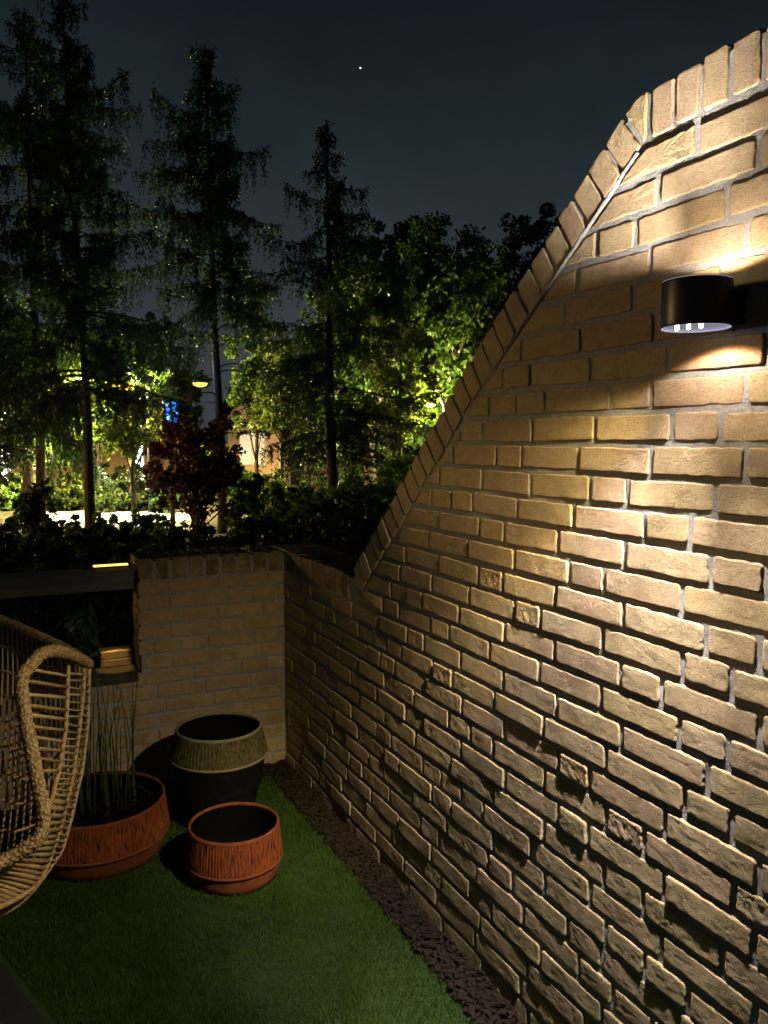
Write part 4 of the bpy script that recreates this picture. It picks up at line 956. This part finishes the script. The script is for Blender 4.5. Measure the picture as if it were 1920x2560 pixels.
# ------------------------------------------------------------------ street beyond
ASPH = plain('asphalt', (.055, .055, .058), .9, .3, 20, (120, .5, .01)); CONC = plain('pale_paving', (.30, .30, .29), .85, .25, 4, (60, .4, .01))
dA, dB, dC, dD = at_z(60, 1276, -.02), at_z(470, 1280, -.02), at_z(500, 1350, -.02), at_z(20, 1345, -.02)
sheet('driveway', [(p_.x, p_.y) for p_ in (dD, dC, dB, dA)], -.022, CONC)
rA, rB = at(-400, 1103, 19), at(1500, 1103, 23); rd = Vector((rB.x-rA.x, rB.y-rA.y, 0)).normalized(); rnn = Vector((-rd.y, rd.x, 0))
q = [rA-rd*30, rB+rd*30, rB+rd*30+rnn*6, rA-rd*30+rnn*6]; sheet('road', [(p_.x, p_.y) for p_ in q], -.024, ASPH)
POLE = plain('lamp_pole_grey', (.10, .10, .10), .5, .2, 20, None, .6)
def street_lamp(px, py, d, col, energy, label, size=.16, glow=40, arm=.5, lcol=None, globe=False):
    p_ = at(px, py, d); t = empty('street_lamp', (p_.x+arm, p_.y, -.03)); tag(t, label, 'street lamp', 'street lamps'); h = p_.z+.03
    tube('pole', [Vector((0, 0, 0)), Vector((0, 0, h*.6)), Vector((0, 0, h*.97))], lambda u: .06-.03*u, POLE, t, 10)
    tube('arm', [Vector((0, 0, h*.96)), Vector((-arm*.35, 0, h+.10)), Vector((-arm*.8, 0, h+.08))], .025, POLE, t, 8)
    v, f = lathe_vf([(0, .12), (size*.6, .10), (size*1.15, .03), (size*1.15, .012), (0, .012)], 20); v = [(x*1.5-arm, y*.8, z+h) for x, y, z in v]; put('lamp_head', mesh('lamp_head', v, f, POLE, True), None, t)
    v, f = lathe_vf([(size*.95, .010), (size*.85, -.045), (size*.4, -.085), (0, -.095)], 20); v = [(x*1.5-arm, y*.8, z+h) for x, y, z in v]; put('lamp_glass', mesh('lamp_glass', v, f, emit('lamp_glow', col, glow), True), None, t)
    l = bpy.data.lights.new('street_light', 'POINT' if globe else 'SPOT'); l.energy = energy; l.color = lcol or col; l.shadow_soft_size = .12 if size < .2 else .5
    if not globe: l.spot_size = radians(179 if size > .2 else 164); l.spot_blend = .15
    o = bpy.data.objects.new('street_light', l); COL.objects.link(o); o.parent = t; o.location = (-arm, 0, h-.22)
    return t
SOD = (1.0, .60, .09); SOD2 = (1.0, .46, .06)
street_lamp(500, 958, 19.5, SOD, 2600, 'bright yellow street lamp beside the straight spruce trunk', .13, 2.2, lcol=(1, .78, .25))
street_lamp(306, 966, 16, SOD2, 2400, 'orange street lamp half hidden in the leafy tree', .10, 1.9, lcol=(1, .80, .28), globe=True)
street_lamp(1076, 1004, 15.0, SOD, 1000, 'orange street lamp glowing inside the big round leafy tree', .10, 1.8, .3, lcol=(1, .86, .30), globe=True)
street_lamp(60, 1010, 16.2, (1.0, .98, .36), 5000, 'unseen pale lamp added behind the broad spruce to light the trees', .10, 2, globe=True)  # added hidden light that turns the nearby foliage bright green
def street_lamp_at(x, y, z, *a_, **k_):
    q_ = Vector((x, y, z))-CAM; d_ = q_.dot(FW); return street_lamp(960+F*q_.dot(RT)/d_, 1280-F*q_.dot(UP)/d_, d_, *a_, **k_)
street_lamp_at(-12.0, 14.0, 3.3, (1.0, .68, .27), 5600, 'tall street lamp out beyond the rattan chair', .22, 20)

# houses across the road
FACADE = plain('pink_render', (.55, .38, .27), .9, .15, 3, (30, .3, .01)); ROOFT = plain('dark_roof', (.10, .075, .06), .9, .3, 12, (40, .6, .02)); WBR = plain('house_brick', (.30, .20, .14), .9, .3, 12, (60, .5, .01)); FRAME = plain('white_frame', (.6, .58, .54), .6, .1)
def house(name, c, ang, wid, dep, hgt, wall, label, wins, roof_h=1.6):
    t = empty(name, (c.x, c.y, -.03)); t.rotation_euler.z = ang; tag(t, label, 'house')
    box('wall', -wid/2, wid/2, 0, dep, -.02, hgt, wall, t)
    e = .3; v = [(-wid/2-e, -e, hgt-.02), (wid/2+e, -e, hgt-.02), (wid/2+e, dep+e, hgt-.02), (-wid/2-e, dep+e, hgt-.02), (-wid/2-e, dep/2, hgt+roof_h), (wid/2+e, dep/2, hgt+roof_h)]
    put('roof', mesh('roof', v, [(0, 1, 5, 4), (2, 3, 4, 5), (1, 2, 5), (3, 0, 4), (3, 2, 1, 0)], ROOFT), None, t)
    for (x, z, w_, h_, kind, col, s) in wins:
        g = box('door' if kind == 'door' else 'window', x-w_/2-.06, x+w_/2+.06, -.05, .01, z-h_/2-.06, z+h_/2+.06, FRAME, t)
        box('pane', x-w_/2, x+w_/2, -.056, -.03, z-h_/2, z+h_/2, emit('pane_glow', col, s) if s else plain('dark_pane', (.02, .022, .025), .1), g)
        if w_ > .5 and s: box('glazing_bar', x-.02, x+.02, -.062, -.045, z-h_/2, z+h_/2, FRAME, g)
    return t
CW = (.62, .92, 1.0); WW = (1, .80, .55)
h1 = at(705, 1103, 27)
HR = house('house', h1, -YAW*.75, 3.6, 6, 2.35, FACADE, 'pink rendered house front lit warm beyond the shrubs', [(-1.0, 1.2, .8, 1.0, 'window', WW, .7), (.35, .95, .8, 1.9, 'door', WW, 0), (1.3, 1.2, .5, 1.0, 'window', WW, .4)], .7)
# barrel dormer
dv = []; df = []
for k in range(13):
    a = pi*k/12; dv += [(-.75+.95*cos(a)*-1+.0, -.25, 2.30+.42*sin(a)), (-.75+.95*cos(a)*-1, 2.2, 2.30+.42*sin(a))]
for k in range(12): df.append((2*k, 2*k+1, 2*k+3, 2*k+2))
df.append(tuple(2*k for k in range(13))); put('dormer', mesh('dormer', dv, df, FACADE, False), None, HR)
fl = empty('porch_light', (0, 0, 0)); fp = HR.matrix_basis @ Vector((-.6, -.10, 2.05)); fl.location = fp; tag(fl, 'warm porch light on the pink house front', 'lamp')
v, f = lathe_vf([(0, .08), (.06, .08), (.08, -.06), (0, -.06)], 14); put('shade', mesh('shade', v, f, emit('porch_glow', (1, .70, .40), 12), True), None, fl)
l = bpy.data.lights.new('porch_lamp', 'POINT'); l.energy = 80; l.color = (1, .66, .36); l.shadow_soft_size = .1; o = bpy.data.objects.new('porch_lamp', l); COL.objects.link(o); o.parent = fl; o.location = (0, -1.4, -.1); o.rotation_euler = (0, 0, 0)
h2 = at(110, 1103, 26)
HL = house('house', h2, -.10, 9.5, 6, 3.0, WBR, 'dark brick house with glowing windows behind the spruces', [(-2.6, 1.1, 1.0, 1.2, 'window', WW, 3.5), (-1.3, .75, .55, 1.2, 'window', (1, .9, .75), 4.5), (.1, 1.0, .9, .9, 'window', WW, 2.2), (1.45, .75, .5, .9, 'window', (1, .85, .7), 2.6), (-3.9, 1.0, 1.0, 1.3, 'window', WW, 3.0), (2.95, 1.0, .22, 2.0, 'window', CW, 9)], 2.0)
# white flood lamp over the driveway
fpos = at(214, 1085, 15.6); fd = empty('flood_lamp', (fpos.x, fpos.y, -.03)); tag(fd, 'white flood lamp on a post beside the driveway', 'lamp')
tube('post', [Vector((0, 0, 0)), Vector((0, 0, 1.3)), Vector((0, 0, 2.7))], .035, POLE, fd, 8)
box('lamp_head', -.16, .16, -.16, .10, 2.66, 2.74, POLE, fd, .01); box('lamp_glass', -.13, .13, -.13, .07, 2.645, 2.659, emit('flood_glow', (.80, .93, 1), 12), fd)
l = bpy.data.lights.new('flood_light', 'SPOT'); l.energy = 2000; l.color = (.66, .94, 1.0); l.spot_size = radians(84); l.spot_blend = 1; l.shadow_soft_size = .08; o = bpy.data.objects.new('flood_light', l); COL.objects.link(o); o.parent = fd; o.location = (0, -.05, 2.62); o.rotation_euler = (radians(-12), radians(-14), 0)
# blue lit sign
sp_ = at(428, 1030, 12.9); sg = empty('lit_sign', (sp_.x, sp_.y, -.03)); tag(sg, 'cluster of glowing blue bulbs on a post above the red maple', 'light sign')
tube('post', [Vector((0, .05, 0)), Vector((0, .05, 1.0)), Vector((0, .05, sp_.z+.2))], .04, POLE, sg, 8)
box('cabinet', -.13, .13, -.05, .05, sp_.z-.22, sp_.z+.22, BLACKM, sg, .01)
BLUEG = emit('blue_glow', (.03, .17, 1), 2.4); BLUEW = emit('blue_white_glow', (.30, .62, 1), 3.0); rq = random.Random(4)
for k_ in range(14):
    bm = bmesh.new(); bmesh.ops.create_icosphere(bm, subdivisions=2, radius=rq.uniform(.018, .036)); me = bpy.data.meshes.new('bulb'); bm.to_mesh(me); bm.free(); me.materials.append(BLUEW if k_ % 4 == 0 else BLUEG)
    o = put('bulb', me, None, sg); o.location = (rq.uniform(-.10, .10), -.065, sp_.z-.19+.38*(k_+.5)/14)
l = bpy.data.lights.new('sign_light', 'POINT'); l.energy = 14; l.color = (.25, .45, 1); l.shadow_soft_size = .2; o = bpy.data.objects.new('sign_light', l); COL.objects.link(o); o.parent = sg; o.location = (0, -.5, sp_.z+.35)

# single bright star
bm = bmesh.new(); bmesh.ops.create_icosphere(bm, subdivisions=2, radius=1.35); me = bpy.data.meshes.new('star'); bm.to_mesh(me); bm.free(); me.materials.append(emit('star_glow', (.85, .93, 1), 4))
st = put('star', me); st.location = at(901, 170, 1500); tag(st, 'single bright white star in the dark sky', 'star')
